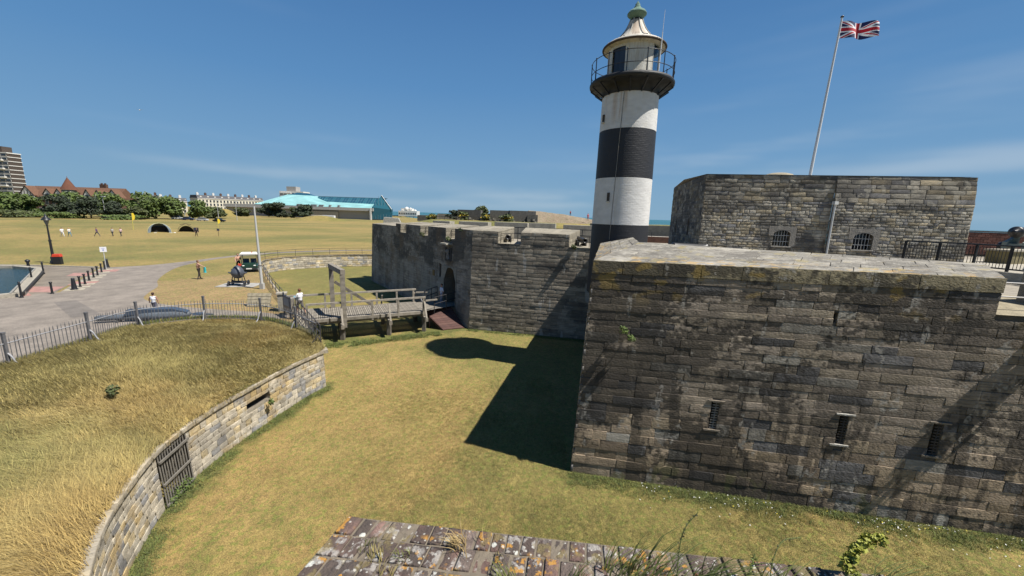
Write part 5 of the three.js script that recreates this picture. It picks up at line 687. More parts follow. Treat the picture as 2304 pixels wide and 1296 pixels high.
// ---------------------------------------------------------------- people
const pmat = new THREE.MeshStandardMaterial({ vertexColors: true, color: C(1, 1, 1), roughness: .8 });
function person(label, pos, ry, o) {
  const H = o.h ?? 1.75, k = H / 1.75, sk = o.skin ?? [.5, .29, .2], top = o.top ?? sk, bot = o.bottom ?? [.02, .02, .025], hair = o.hair ?? [.05, .03, .02], shoe = o.shoe ?? [.03, .03, .03], st = o.stride ?? .12, aL = o.armL ?? [[.25, 1.18, -.02], [.27, .93, .08]], aR = o.armR ?? [[-.25, 1.18, .02], [-.27, .93, .06]], lean = o.lean ?? 0, sh = o.shorts;
  const hip = [0, .92, 0], ch = [0, 1.28, lean * .5], nk = [0, 1.5, lean], hd = [0, 1.63, lean + .02];
  const B = []; const add = (a, b, ra, rb, c) => B.push([V(...a), V(...b), ra, rb, c]);
  add([-.07, .96, 0], [.07, .96, 0], .115, .115, bot); add([0, 1.02, lean * .2], ch, .125, .14, top); add([-.14, 1.4, lean * .8], [.14, 1.4, lean * .8], .075, .075, top); add([-.08, 1.25, lean * .5], [.08, 1.25, lean * .5], .115, .115, top); add(nk, [0, 1.56, lean + .01], .055, .05, sk);
  add(hd, [0, 1.66, lean + .02], .085, .09, sk); add([0, 1.6, lean + .1], [0, 1.6, lean + .11], .02, .02, sk); add([0, 1.68, lean - .015], [0, 1.7, lean - .005], .092, .095, hair); if (o.longHair) add([0, 1.64, lean - .06], [0, 1.45, lean - .1], .09, .08, hair);
  for (const s of [1, -1]) { const a = s > 0 ? aL : aR, S = [s * .19, 1.41, lean * .8]; add(S, a[0], .056, .045, o.sleeve ? top : sk); add(a[0], a[1], .043, .032, sk); add(a[1], [a[1][0] + (a[1][0] - a[0][0]) * .3, a[1][1] + (a[1][1] - a[0][1]) * .3, a[1][2] + (a[1][2] - a[0][2]) * .3], .034, .026, sk); const kn = [s * .1, .5, s * st * .7 + .03], an = [s * .1, .09, s * st * 1.3 - (s * st < 0 ? .06 : 0)]; add([s * .09, .9, 0], kn, .092, .066, bot); add(kn, an, .058, .042, sh ? sk : bot); add(an, [s * .11, .045, an[2] + .15], .045, .038, shoe); }
  const R = o.res ?? 60, mc = new MarchingCubes(R, pmat, false, false, 60000); mc.isolation = 0; const f = mc.field, hs = R / 2, p = V(0, 0, 0), SC = 1.0, sq = (x, y, z) => { p.set((x - hs) / hs * SC, (y - hs) / hs * SC + .9, (z - hs) / hs * SC); };
  const cap = (b, q) => { const [a, c, ra, rb] = b, dx = c.x - a.x, dy = c.y - a.y, dz = c.z - a.z, L = dx * dx + dy * dy + dz * dz || 1e-6, t = clamp(((q.x - a.x) * dx + (q.y - a.y) * dy + (q.z - a.z) * dz) / L); return Math.hypot(q.x - a.x - dx * t, q.y - a.y - dy * t, q.z - a.z - dz * t) - mix(ra, rb, t); };
  for (let z = 0; z < R; z++) for (let y = 0; y < R; y++) for (let x = 0; x < R; x++) { sq(x, y, z); let d = 9; for (const b of B) { const e = cap(b, p), h = clamp(.5 + .5 * (d - e) / .03); d = mix(d, e, h) - .03 * h * (1 - h); } f[x + y * R + z * R * R] = -d; }
  mc.update(); const n = mc.count, P = new Float32Array(n * 3), Nn = new Float32Array(n * 3), Cc = new Float32Array(n * 3);
  for (let i = 0; i < n; i++) { p.set(mc.positionArray[i * 3] * SC, mc.positionArray[i * 3 + 1] * SC + .9, mc.positionArray[i * 3 + 2] * SC); let d = 9, c = sk; for (const b of B) { const e = cap(b, p); if (e < d) { d = e; c = b[4]; } } P.set([p.x * k, p.y * k, p.z * k], i * 3); Nn.set([mc.normalArray[i * 3], mc.normalArray[i * 3 + 1], mc.normalArray[i * 3 + 2]], i * 3); Cc.set(c, i * 3); }
  const g = new THREE.BufferGeometry(); g.setAttribute('position', new THREE.BufferAttribute(P, 3)); g.setAttribute('normal', new THREE.BufferAttribute(Nn, 3)); g.setAttribute('color', new THREE.BufferAttribute(Cc, 3)); const parts = [g];
  if (!o.far) for (const a of [aL, aR]) { const d = V(...a[1]).sub(V(...a[0])).normalize(), w = V(...a[1]).addScaledVector(d, .06), sd = V(d.z, 0, -d.x); if (sd.length() < .05) sd.set(0, 0, 1); sd.normalize(); const nn = d.clone().cross(sd); for (let i = 0; i < 5; i++) { const q = w.clone().addScaledVector(sd, i === 4 ? .035 : (i - 1.5) * .019), e = q.clone().addScaledVector(d, [.075, .088, .082, .062, .035][i]).addScaledVector(nn, i === 4 ? 0 : .022).addScaledVector(sd, i === 4 ? .035 : 0), m = q.clone().lerp(e, .55).addScaledVector(nn, -.008); for (const [s, t2, ra, rb] of [[q, m, .01, .009], [m, e, .009, .007]]) { let rg = rod(s.clone().multiplyScalar(k).toArray(), t2.clone().multiplyScalar(k).toArray(), ra * k, rb * k, 6).toNonIndexed(); rg.deleteAttribute('uv'); const cn = rg.attributes.position.count, cc = new Float32Array(cn * 3); for (let j = 0; j < cn; j++) cc.set(sk, j * 3); rg.setAttribute('color', new THREE.BufferAttribute(cc, 3)); parts.push(rg); } } }
  const m = new THREE.Mesh(parts.length > 1 ? mergeGeometries(parts) : g, pmat); m.name = numbered('person'); m.castShadow = m.receiveShadow = true; m.position.set(...pos); m.rotation.y = ry; scene.add(m); return tag(m, label, 'person', o.group);
}
const SK = [.52, .29, .2];
person('bare-chested person in dark trousers holding out a turquoise towel', [-29.24, 1.9, -35.53], 2.6, { skin: SK, bottom: [.035, .028, .025], armL: [[.25, 1.18, -.03], [.27, .95, .04]], armR: [[-.42, 1.3, .12], [-.66, 1.22, .2]], hair: [.16, .09, .05], stride: .08 });
{ const t = solo('towel', (() => { const g = new THREE.CylinderGeometry(.06, .16, .55, 12, 8, true), p = g.attributes.position; for (let i = 0; i < p.count; i++) p.setXYZ(i, p.getX(i) * (1 + .3 * Math.sin(p.getY(i) * 9)), p.getY(i), p.getZ(i) * .6 * (1 + .4 * Math.sin(p.getX(i) * 30))); g.computeVertexNormals(); return g; })(), mat(.02, .42, .46, .8), 'turquoise towel hanging from the outstretched hand on the dry grass', 'towel'); t.position.set(-28.62, 2.82, -35.5); }
person('bare-chested person in black trousers walking behind the sea mine', [-29.8, 1.9, -41.6], .9, { skin: SK, bottom: [.012, .012, .014], stride: .26, armR: [[-.3, 1.18, .1], [-.3, .98, .3]], hair: [.1, .05, .03] });
person('small brown-haired person in a white vest standing behind the grey submarine', [-22.3, 1.9, -23.4], 3.4, { h: 1.36, skin: [.4, .22, .15], top: [.75, .75, .78], bottom: [.1, .1, .14], hair: [.045, .018, .01], sleeve: false, armL: [[.3, 1.2, .02], [.34, 1.0, .12]] });
person('person in white T-shirt carrying a pale blue bundle across the bridge', [-14.35, 1.6, -25.55], -1.9, { skin: [.5, .27, .19], top: [.8, .8, .82], bottom: [.12, .105, .09], shorts: true, sleeve: true, armL: [[.28, 1.16, .1], [.12, 1.12, .3]], armR: [[-.28, 1.16, .1], [-.1, 1.1, .3]], hair: [.16, .07, .03], stride: .22 });
{ const t = solo('blue_bundle', ball(.17, 0, 0, 0, 1.2, .8, .8, 10), mat(.25, .55, .65, .8), 'pale blue bundle held by the person on the bridge', 'bundle'); t.position.set(-14.68, 2.72, -25.66); }
person('person in a pale top standing inside the dark castle gateway', [-5.75, 1.24, -31.05], -.9, { skin: [.45, .26, .18], top: [.62, .64, .72], bottom: [.3, .3, .36], sleeve: true, hair: [.06, .02, .015] });
const far = { far: true, res: 36, sleeve: true };
person('person in white shirt and pale trousers strolling on the green, nearer the lamp post', [-86.3, 1.9, -74.1], 1.2, { ...far, top: [.8, .8, .82], bottom: [.6, .6, .62], stride: .25 });
person('person in white with a blue bag beside the one strolling in white', [-85.5, 1.9, -74.6], 1.4, { ...far, top: [.75, .68, .62], bottom: [.1, .22, .3], stride: .2, hair: [.4, .25, .08] });
person('lone person in dark clothes walking across the middle of the green', [-83.2, 1.9, -77.4], 1.9, { ...far, top: [.1, .05, .12], bottom: [.03, .04, .08], stride: .3 });
person('person in grey top, first of the pair walking toward the tent', [-81.3, 1.9, -78.6], .2, { ...far, top: [.45, .43, .4], bottom: [.03, .03, .04], stride: .2 });
person('person in pink and white top, second of the pair walking toward the tent', [-80.2, 1.9, -79.2], .2, { ...far, top: [.7, .5, .5], bottom: [.04, .04, .05], stride: .2, longHair: true });
person('person in black bending beside a white bag on the open green', [-69.8, 1.9, -85.4], 1.4, { ...far, top: [.012, .012, .014], bottom: [.012, .012, .014], lean: .18 });
for (const [x, z, l] of [[-93.5, -97.3, 'sunbather lying on the grass below the tall yellow banner'], [-90.6, -97.2, 'sunbather lying on the grass nearest the dome tent']]) { const m = person(l, [x, 2.02, z], 0, { ...far, top: SK, bottom: [.3, .05, .08] }); m.rotation.set(-Math.PI / 2, 0, 1.2); }
person('person in red sitting high on the shingle bank', [13.5, 8.9, -95], .3, { ...far, h: 1.3, top: [.35, .05, .06], bottom: [.05, .05, .1] });
person('person in red and white at the far end of the shingle bank', [17.6, 8.0, -94], .3, { ...far, h: 1.7, top: [.5, .1, .12], bottom: [.5, .12, .12] });
// ---------------------------------------------------------------- trees, hedges and the town
const leafMats = { bright: [], dark: [], gorse: [], olive: [] };
for (const [k, c] of [['bright', [.115, .17, .03]], ['dark', [.034, .054, .02]], ['olive', [.1, .125, .035]], ['gorse', [.5, .38, .02]]]) leafMats[k] = new THREE.MeshPhysicalMaterial({ color: C(...c), roughness: .95, transmission: .25, thickness: 0, side: THREE.DoubleSide });
function crownGeo(clumps, n, leaf, seed) {
  const r = mulberry(seed), P = [], tot = clumps.reduce((a, c) => a + c[3] * c[4], 0);
  for (const [cx, cy, cz, rx, ry] of clumps) { const m = Math.round(n * rx * ry / tot); for (let i = 0; i < m; i++) { let x, y, z, l; do { x = r() * 2 - 1; y = r() * 2 - 1; z = r() * 2 - 1; l = Math.hypot(x, y, z); } while (l > 1 || l < .2); const rad = Math.pow(r(), .35) * (1 + (r() - .5) * .2); x = x / l * rad; y = y / l * rad; z = z / l * rad; const px = cx + x * rx, py = cy + y * ry, pz = cz + z * rx, a = V(r() - .5, r() - .2, r() - .5).normalize().addScaledVector(V(x, y, z), .5).normalize(), t = V(r() - .5, r() - .5, r() - .5).cross(a).normalize(), b = a.clone().cross(t), s = leaf * (.6 + .8 * r()); const q = (u, v) => [px + t.x * u * s + b.x * v * s, py + t.y * u * s + b.y * v * s, pz + t.z * u * s + b.z * v * s]; const A = q(-1, -.5), B = q(.2, -.9), Cc = q(1, .3), D = q(-.3, .8); P.push(...A, ...B, ...Cc, ...A, ...Cc, ...D); } }
  const g = new THREE.BufferGeometry(); g.setAttribute('position', new THREE.Float32BufferAttribute(P, 3)); g.computeVertexNormals(); return g;
}
const bark = rough(.1, .075, .05);
let seedT = 500;
function tree(name, label, cat, x, z, h, w, kind, o = {}) {
  const y = o.y ?? groundY(x, z), t = thing(name, label, cat, [x, y, z], 0, o.group), r = mulberry(++seedT), tr = o.trunk ?? .25, cl = []; const n = o.clumps ?? 9;
  for (let i = 0; i < n; i++) { const a = r() * 6.283, q = Math.sqrt(r()) * .62, yy = mix(tr + .12, .86, r()); const s = mix(.3, .46, r()) * (1 - .35 * Math.max(0, yy - .6)); cl.push([Math.cos(a) * q * w / 2, yy * h, Math.sin(a) * q * w / 2, s * w / 2 * 1.05, s * h * .42]); } cl.push([0, h * .8, 0, w * .24, h * .2]);
  part(t, o.shrub ? 'foliage' : 'crown', crownGeo(cl, o.n ?? 1700, o.leaf ?? .42, seedT + 1), leafMats[kind]);
  const lim = [rod([0, -.1, 0], [0, h * .45, 0], h * .028, h * .016, 7)]; for (let i = 0; i < 5; i++) { const c = cl[i]; lim.push(rod([0, h * (.2 + .05 * i), 0], [c[0], c[1], c[2]], h * .013, h * .005, 5)); } part(t, o.shrub ? 'stem' : 'trunk', lim, bark); return t;
}
const TREES = [
  ['bushy green tree below the brown and white tower block', -216, -163, 10.6, 16, 'bright'], ['broad green tree second from the tower block', -206, -160, 10, 15, 'bright'], ['round light green tree third from the tower block', -197.5, -158, 9.4, 13, 'bright'], ['light green tree behind the dark pine below the conical turret', -189, -168, 10.4, 15, 'bright'], ['dark spreading pine below the conical turret', -181.5, -157, 8.9, 12.5, 'dark'], ['green tree filling the gap between the two dark pines', -177, -170, 10.6, 14, 'bright'], ['dark spreading pine below the brick gable of the timbered house', -171, -158, 8.8, 13, 'dark'], ['small dark pine at the edge of the car park', -163.5, -160, 7.2, 10, 'dark'], ['tall rounded green tree right of the timbered house', -157.5, -167, 11.4, 15, 'bright'], ['rounded green tree in front of the grey roofed terrace', -150.5, -172, 9.8, 14, 'bright'], ['low round bush between the timbered house and the tents', -152.5, -158, 5.2, 8, 'olive'], ['rounded bright tree before the white hotel terrace', -153, -190, 9.2, 13, 'bright'], ['bush at the foot of the white hotel terrace', -157, -206, 6, 12, 'olive'],
];
for (const [l, x, z, h, w, k] of TREES) tree(k === 'dark' ? 'pine_tree' : 'tree', l, 'tree', x, z, h, w, k, { group: 'trees along the edge of the green', trunk: k === 'dark' ? .1 : .08, n: 2600, clumps: 12, leaf: k === 'dark' ? .36 : .45 });
for (const [l, x, z, h, w, k] of [['long clipped hedge at the green edge under the tower block', -208, -152, 3.4, 16, 'olive'], ['low hedge continuing from the long hedge toward the pines', -193, -152, 3.0, 15, 'olive'], ['bright low hedge under the dark pines', -176, -152, 2.4, 16, 'bright'], ['thin low hedge in front of the parked cars', -155, -154, 2.0, 15, 'bright']]) tree('hedge', l, 'hedge', x, z, h, w, k, { shrub: true, trunk: .02, group: 'hedges at the edge of the green', n: 2200, clumps: 14, leaf: .3 });
for (const [l, x, z, h, w, k] of [['dark pine clump in front of the swimming centre, broad', -154, -246, 8.6, 17, 'dark'], ['dark pine clump in front of the swimming centre, middle', -146, -244, 9.2, 14, 'dark'], ['dark round pine next to the pale wall of the swimming centre', -131, -244, 8.2, 14, 'dark'], ['paler shrub between the two dark pines at the swimming centre', -139, -247, 6.4, 9, 'olive'], ['low round bush beside the grassy knoll', -165.5, -240, 5, 11, 'olive']]) tree('shrub', l, 'shrub', x, z, h, w, k, { shrub: true, trunk: .05, group: 'shrubs before the swimming centre', n: 2200, leaf: .5 });
// grassy knolls and the earthwork behind the castle
function knoll(name, x0, x1, z0, z1, hf, col) { return struct(name, sheetGrid(60, 40, (a, b) => { const x = mix(x0, x1, a), z = mix(z1, z0, b); return [x, hf(x, z), z, col(x, z)]; }, .15), grassMat); }
const knollCol = (x, z) => mixc(OLIVE, STRAW, sst(.35, .65, fbm(x * .12, z * .12, 3)));
knoll('grass_knoll', -192, -160, -256, -222, (x, z) => 1.4 + 5.6 * Math.exp(-(((x + 175) / 7) ** 2 + ((z + 237) / 8) ** 2)), knollCol);
knoll('grass_knoll', -132, -88, -250, -206, (x, z) => 1.4 + 3.6 * Math.exp(-(((x + 112) / 14) ** 2 + ((z + 226) / 9) ** 2)), knollCol);
knoll('earthwork', -46, 74, -150, -68, (x, z) => 1.2 + 5.9 * sst(70, 83, -z + (fbm(x * .06, z * .06, 2) - .5) * 6) * sst(-31, -18, x) * sst(150, 118, -z) * sst(74, 58, x) + .25 * fbm(x * .2, z * .2, 3), (x, z) => mixc(mixc(OLIVE, GREEN, .35), STRAW, sst(.42, .66, fbm(x * .1 + 4, z * .1, 3))));
{ // ruined battery, shingle bank, gorse
  const t = thing('ruined_battery', 'low grey ruined battery walls on the earthwork beyond the castle', 'ruin'); const m = [rough(.2, .185, .16), rough(.26, .24, .2), rough(.16, .15, .135)];
  [[-21, 5, 8.0, -97], [-16, 6, 8.5, -98], [-10.5, 5.5, 9.6, -94], [-6.2, 3.2, 8.9, -96], [-3.2, 5, 9.7, -95], [1.8, 6.2, 9.75, -94], [4.3, 2.4, 8.9, -92]].forEach(([x, w, y, z], i) => part(t, 'wall_block', box(w, y - 6.6, 3.2, x, (y + 6.6) / 2, z, i % 2 ? .12 : -.08), m[i % 3])); for (let i = 0; i < 26; i++) part(t, 'stone', box(rr(.3, .8), rr(.25, .6), rr(.4, .8), rr(-14, 5), rr(7.1, 7.6) + (i % 3) * .1, rr(-91, -89.5), rr(0, 3)), m[i % 3]);
  const g = struct('shingle_bank', sheetGrid(50, 16, (a, b) => { const x = mix(3.5, 40, a), z = mix(-90, -108, b); return [x, 6.2 + sst(0, .5, b) * mix(3.5, .6, sst(0, .8, a)) + .35 * fbm(x * .8, z * .8, 3), z, mixc([.3, .22, .15], [.42, .36, .28], fbm(x * .5, z * .5, 3))]; }, .3), grassMat);
  const l2 = thing('concrete_ramp', 'pale sloping concrete ramp block on the grass before the pier', 'ramp', [-34.5, 4.2, -112], .2); part(l2, 'ramp_slab', extr([[-2.6, 0], [2.8, 0], [1.6, 2.6], [-2.2, 2.8]], 3, .03), rough(.5, .48, .43)); part(l2, 'ramp_base', box(6.5, .5, 4, 0, 0, 1.2), rough(.3, .29, .27));
  [['yellow flowering gorse bush beside the first ruined wall', -11.8, -90.5, 2.1, 3.4], ['yellow flowering gorse bush between the ruined walls', -6.8, -91, 2.0, 2.8], ['yellow flowering gorse bush in front of the widest ruined wall', -1.6, -90.6, 1.9, 4.2], ['small yellow gorse bush at the outer end of the ruin', -19.6, -93, 1.4, 3]].forEach(([l, x, z, h, w]) => { const b = tree('gorse_bush', l, 'bush', x, z, h, w, 'olive', { y: 7, shrub: true, trunk: .05, n: 500, leaf: .22, group: 'gorse on the earthwork' }); part(b, 'blossom', crownGeo([[.3, h * .62, .5, w * .3, h * .22], [-w * .18, h * .5, .6, w * .2, h * .16]], 130, .16, seedT + 77), leafMats.gorse); });
  tree('bush', 'dark round bush standing up above the ruined battery', 'bush', -7.9, -96.5, 3.6, 3.6, 'olive', { y: 7.2, shrub: true, trunk: .1, n: 700, leaf: .25 }); tree('bush', 'low dark bush near the gorse on the earthwork', 'bush', -14, -94, 2.3, 5, 'dark', { y: 7.2, shrub: true, trunk: .05, n: 600, leaf: .25 });
  const pb = thing('earthwork_railing', 'thin dark rail running down the earthwork', 'railing'); part(pb, 'rail', rod([-18, 7.9, -86], [-5, 8.2, -88], .05), blackIron); for (let k = 0; k < 6; k++) part(pb, 'post', rod([-18 + 2.6 * k, 6.9, -86 - .4 * k], [-18 + 2.6 * k, 7.95 + .05 * k, -86 - .4 * k], .05), blackIron);
}
// buildings: walls with windows set in as real panes
const winGlass = mat(.03, .035, .045, .15), whiteP = mat(.72, .7, .65, .7), slate = mat(.06, .062, .072, .7), tileR = rough(.215, .11, .065), brickM = rough(.16, .085, .055), creamP = mat(.7, .65, .52, .8);
function windows(t, n, rows, x0, dx, y0, dy, z, w, h, skip) { const gp = box(w, h, .12), gf = box(w + .25, h + .25, .08); for (let j = 0; j < rows; j++) for (let i = 0; i < n; i++) { if (skip?.(i, j)) continue; const f = part(t, 'window', gf, whiteP); f.position.set(x0 + i * dx, y0 + j * dy, z + .03); part(f, 'pane', gp, winGlass).position.set(0, 0, .03); } }
{ const t = thing('apartment_block', 'tall brown and white apartment tower block with balconies', 'building', [-367.7, 0, -290]); const tb = rough(.105, .08, .065); part(t, 'wall', box(26, 41, 8, -13, 20.5, -4.02), tb); part(t, 'penthouse', box(11, 5, 6, -11, 43.6, -5), tb); const band = box(26.4, .5, 8.4, -13, 0, -4), bal = box(9, 1.0, 1.6, -7.5, 0, .8), win = box(3.2, 1.5, .2), frame = box(3.6, 1.9, .16);
  for (let k = 0; k < 13; k++) { const y = 2.6 + k * 3; part(t, 'floor_band', band, whiteP).position.set(0, y, 0); if (k % 2) part(t, 'balcony', bal, whiteP).position.set(0, y + .7, 0); for (const x of [-2.2, -6.2, -10.5, -15]) { const f = part(t, 'window', frame, whiteP); f.position.set(x, y + 1.6, .06); part(f, 'pane', win, winGlass).position.set(0, 0, .04); } } part(t, 'roof_slab', box(26.6, .7, 8.6, -13, 41.4, -4), whiteP); }
{ const t = thing('timbered_mansion', 'long red-roofed half-timbered mansion block with a conical turret', 'building', [-225, .9, -200]), bl = mat(.03, .025, .022, .8);
  part(t, 'wall', box(49, 9.6, 10, 0, 4.8, -5.05), brickM); const roofP = (w, h, d, x, y, z, m) => part(t, 'roof', extr([[-d / 2, 0], [d / 2, 0], [0, h]], w, .05).rotateY(Math.PI / 2).translate(x - w / 2, y, z), m); roofP(47, 5.4, 11, 0, 9.5, -5, tileR);
  const gable = (x, w, y, h, z, big) => { const g = part(t, 'gable', extr([[-w / 2, -2.6], [w / 2, -2.6], [w / 2, 0], [0, h], [-w / 2, 0]], .3, 0).translate(x, y, z), whiteP); part(g, 'timber', [beam([x - w / 2 - .1, y, z + .4], [x, y + h + .1, z + .4], .25, .35), beam([x + w / 2 + .1, y, z + .4], [x, y + h + .1, z + .4], .25, .35), box(w, .25, .1, x, y, z + .36), ...(big ? [-.3, -.1, .1, .3].map((k) => box(.22, h * (1 - Math.abs(k) * 2) + 2.2, .08, x + k * w, y + h * .2 - 1, z + .37)) : [])], bl); part(g, 'gable_roof', extr([[-w / 2 - .3, -.1], [0, h + .05], [w / 2 + .3, -.1], [w / 2 + .3, .12], [0, h + .4], [-w / 2 - .3, .12]], 4, 0).translate(x, y, z - 3.6), tileR); const f = part(g, 'window', box(w * .34, 1.3, .1, x, y - .1, z + .38), winGlass); };
  gable(-21, 7.5, 10, 4.4, 1, true); gable(-11.5, 4.4, 10.6, 2.8, .2); gable(-6, 4.2, 10.6, 2.9, .2); gable(8.6, 3.6, 10.6, 3.0, .2); gable(14, 3.8, 10.4, 3.0, .2); gable(18, 3.2, 10.3, 2.6, .2); gable(22.4, 6.0, 9.9, 4.0, 1, true);
  const tu = part(t, 'turret', lathe([[2.6, 0], [2.6, 13.5]], 12, .2, 0, .6), whiteP); part(tu, 'turret_roof', lathe([[3.2, 13.3], [3.0, 13.6], [1.6, 16.4], [.15, 19.2], [0, 20.2]], 10, .2, 0, .6), rough(.2, .08, .045)); part(tu, 'turret_timber', [10.4, 11.6, 12.8].map((y) => new THREE.TorusGeometry(2.62, .16, 5, 20).rotateX(Math.PI / 2).translate(.2, y, .6)), bl); for (let k = 0; k < 8; k++) part(tu, 'window', box(.7, .9, .12, .2 + Math.sin(k * .785) * 2.6, 12.2, .6 + Math.cos(k * .785) * 2.6, k * .785), winGlass);
  for (const x of [-8, 12.2, 10.4]) part(t, 'chimney', [box(1.5, 3.2, 1.2, x, 15.2, -6), ...[-.4, 0, .4].map((d) => rod([x + d, 16.7, -6], [x + d, 17.4, -6], .16))], brickM); windows(t, 12, 2, -20, 3.6, 3, 3.6, 0, 1.5, 1.8); }
function terrace(name, label, x, z, w, h, d, n, rows, wallM, roofM, chim, ry = 0) { const t = thing(name, label, 'building', [x, 1.5, z], ry); part(t, 'wall', box(w, h, d, 0, h / 2, -d / 2 - .05), wallM); part(t, 'roof', extr([[-d / 2 - .2, 0], [d / 2 + .2, 0], [d / 2 - 1.6, 2.6], [-d / 2 + 1.6, 2.6]], w + .3, 0).rotateY(Math.PI / 2).translate(-w / 2 - .15, h, -d / 2), roofM); part(t, 'cornice', box(w + .5, .4, d + .6, 0, h - .1, -d / 2), whiteP); windows(t, n, rows, -w / 2 + w / n / 2, w / n, 2.2, (h - 1.5) / rows, 0, Math.min(1.2, w / n * .45), 1.9); for (let k = 0; k < chim; k++) { const cx = -w / 2 + (k + .5) * w / chim; part(t, 'chimney', [box(1.5, 2.6, 1, cx, h + 3.2, -d * .5), ...[-.4, 0, .4].map((q) => rod([cx + q, h + 4.4, -d * .5], [cx + q, h + 5, -d * .5], .15))], k % 2 ? brickM : whiteP); } for (let k = 0; k < Math.floor(n / 2); k++) part(t, 'dormer', box(1.3, 1.5, 1.4, -w / 2 + (k + .5) * w / Math.floor(n / 2), h + 1.0, -1.2), whiteP); return t; }
terrace('terraced_house', 'grey slated house with brick chimneys behind the rounded trees', -284, -300, 21, 11, 12, 6, 3, whiteP, slate, 4, .7); terrace('terraced_house', 'dark mansard-roofed house between the trees and the white hotel', -262, -302, 17, 9.6, 12, 5, 3, creamP, slate, 3, .9); terrace('hotel_terrace', 'long cream hotel terrace with rows of windows and grey mansard roof', -251, -351, 52, 13, 14, 20, 4, creamP, slate, 9, 1.05);
{ const t = thing('flats', 'white flat-topped block of flats rising behind the turquoise roof', 'building', [-214.5, 1.5, -380]); part(t, 'wall', box(23, 23, 12, 0, 11.5, -6.05), whiteP); part(t, 'stair_tower', box(9, 5, 8, -1, 25, -6), rough(.5, .48, .45)); for (let k = 0; k < 7; k++) { part(t, 'balcony', box(10, 1, 1.4, -5, 3.2 + k * 3, .6), whiteP); } windows(t, 6, 7, -9.5, 3.8, 2.6, 3, 0, 2.4, 1.5); }
{ // swimming centre with turquoise roofs and blue glass pyramids
  const t = thing('swimming_centre', 'low swimming centre with turquoise pyramid roof and blue glass ridge', 'building', [0, 0, 0]), con = rough(.55, .54, .52), con2 = rough(.66, .62, .52), tq = mat(.36, .7, .7, .55, { map: rep(paleTex, .03) }), gl = mat(.02, .085, .125, .12), gl2 = mat(.03, .12, .16, .12), bar = mat(.12, .2, .24, .5);
  part(t, 'wall', extr([[-196, 1], [-97.5, 1], [-97.5, 10.2], [-121, 10.2], [-176, 10.6], [-196, 10.4], [-199, 10.2]], 26, 0).translate(0, 0, -296), con); part(t, 'pale_wall', box(18.5, 4.4, 1, -130, 5.1, -269.4), con2); part(t, 'wall_overhang', box(102, 2.0, 3, -147, 9.3, -269), rough(.62, .61, .58));
  const F = (a, b, c, d) => [a, b, c, d]; const b0 = [-178, 10.6, -268.5], b1 = [-121, 10.3, -268.5], b2 = [-121, 10.3, -306], b3 = [-178, 10.6, -306], t0 = [-163, 18.2, -284], t1 = [-146, 17.9, -284], t2 = [-146, 17.9, -292], t3 = [-163, 18.2, -292];
  for (const q of [[b0, b1, t1, t0], [b1, b2, t2, t1], [b2, b3, t3, t2], [b3, b0, t0, t3], [t0, t1, t2, t3]]) part(t, 'roof_plane', quadGeo([q]), tq); part(t, 'roof_plane', quadGeo([[[-121.2, 10.4, -268.6], [-97, 10.3, -268.6], [-94, 13.6, -279], [-133, 14.0, -279]]]), tq);
  part(t, 'glass_cap', quadGeo([[[-162, 18.2, -284], [-146, 17.9, -284], [-150, 19.6, -288], [-158, 19.9, -288]], [[-146, 17.9, -284], [-146, 17.9, -292], [-150, 19.6, -288], [-150, 19.6, -288]]]), gl);
  const N = 26; for (let i = 0; i < N; i++) { const x0 = mix(-141, -92, i / N), x1 = mix(-141, -92, (i + 1) / N) - .12; for (const [ya, za, yb, zb] of [[13.2, -277.6, 15.3, -281], [15.35, -281.1, 17.5, -284.4]]) part(t, 'glass_panel', quadGeo([[[x0, ya, za], [x1, ya, za], [x1, yb, zb], [x0, yb, zb]]]), i % 3 ? gl : gl2); } part(t, 'ridge_bar', box(50, .3, .4, -116.5, 17.6, -284.5), bar);
  const gq = [[-97.2, 11, -268.4], [-92.8, 19.3, -276], [-83.5, 9.6, -270], [-83.8, 3, -269.5], [-97.2, 3, -268.3]]; part(t, 'glass_gable', quadGeo([[gq[4], gq[3], gq[2], gq[0]], [gq[0], gq[2], gq[1], gq[1]]]), gl2); part(t, 'glass_gable', quadGeo([[gq[2], [-89, 9.6, -290], [-96, 19, -290], gq[1]]]), gl); for (let k = 0; k < 8; k++) { const x = mix(-97, -84, k / 7); part(t, 'mullion', rod([x, 3, -268.3], [x, Math.min(11 + (x + 97.2) * 1.9, 19.3 - (x + 92.8) * 1.04), mix(-268.4, -272, Math.min(1, (x + 97.2) / 5))], .1, .1, 4), bar); } part(t, 'white_post', box(1, 9, 1, -97.8, 6, -267.6), whiteP);
  for (const [x, w] of [[-163, 6], [-147, 3], [-137, 4], [-132, 3], [-126, 1.2], [-120, 1.2]]) part(t, 'roof_vent', box(w, 1.2, 2, x, 11, -269.5), rough(.3, .3, .3)); part(t, 'white_trim', beam([-84, 10, -269.4], [-92.8, 19.4, -275.6], .3, .3), whiteP);
  const vn_ = thing('white_van', 'white van parked before the pale wall of the swimming centre', 'van', [-118, 1.9, -250]); part(vn_, 'body', extr([[-4, .5], [4, .5], [4, 2.9], [-3.4, 2.9], [-4, 1.8]], 2.2, .1), mat(.78, .78, .78, .4)); for (const x of [-2.6, 2.6]) part(vn_, 'wheel', new THREE.CylinderGeometry(.5, .5, .3, 12).rotateX(Math.PI / 2).translate(x, .5, 2.2), rubber); const sc = thing('blue_white_cabin', 'low blue and white cabin beside the white van', 'cabin', [-128, 1.9, -250]); part(sc, 'wall', box(9, 2.6, 3, 0, 1.3, 0), mat(.5, .6, .68, .6)); part(sc, 'roof', box(9.4, .25, 3.4, 0, 2.7, 0), whiteP); part(sc, 'door', box(1, 2, .1, 2, 1, 1.55), mat(.1, .3, .6, .5)); }
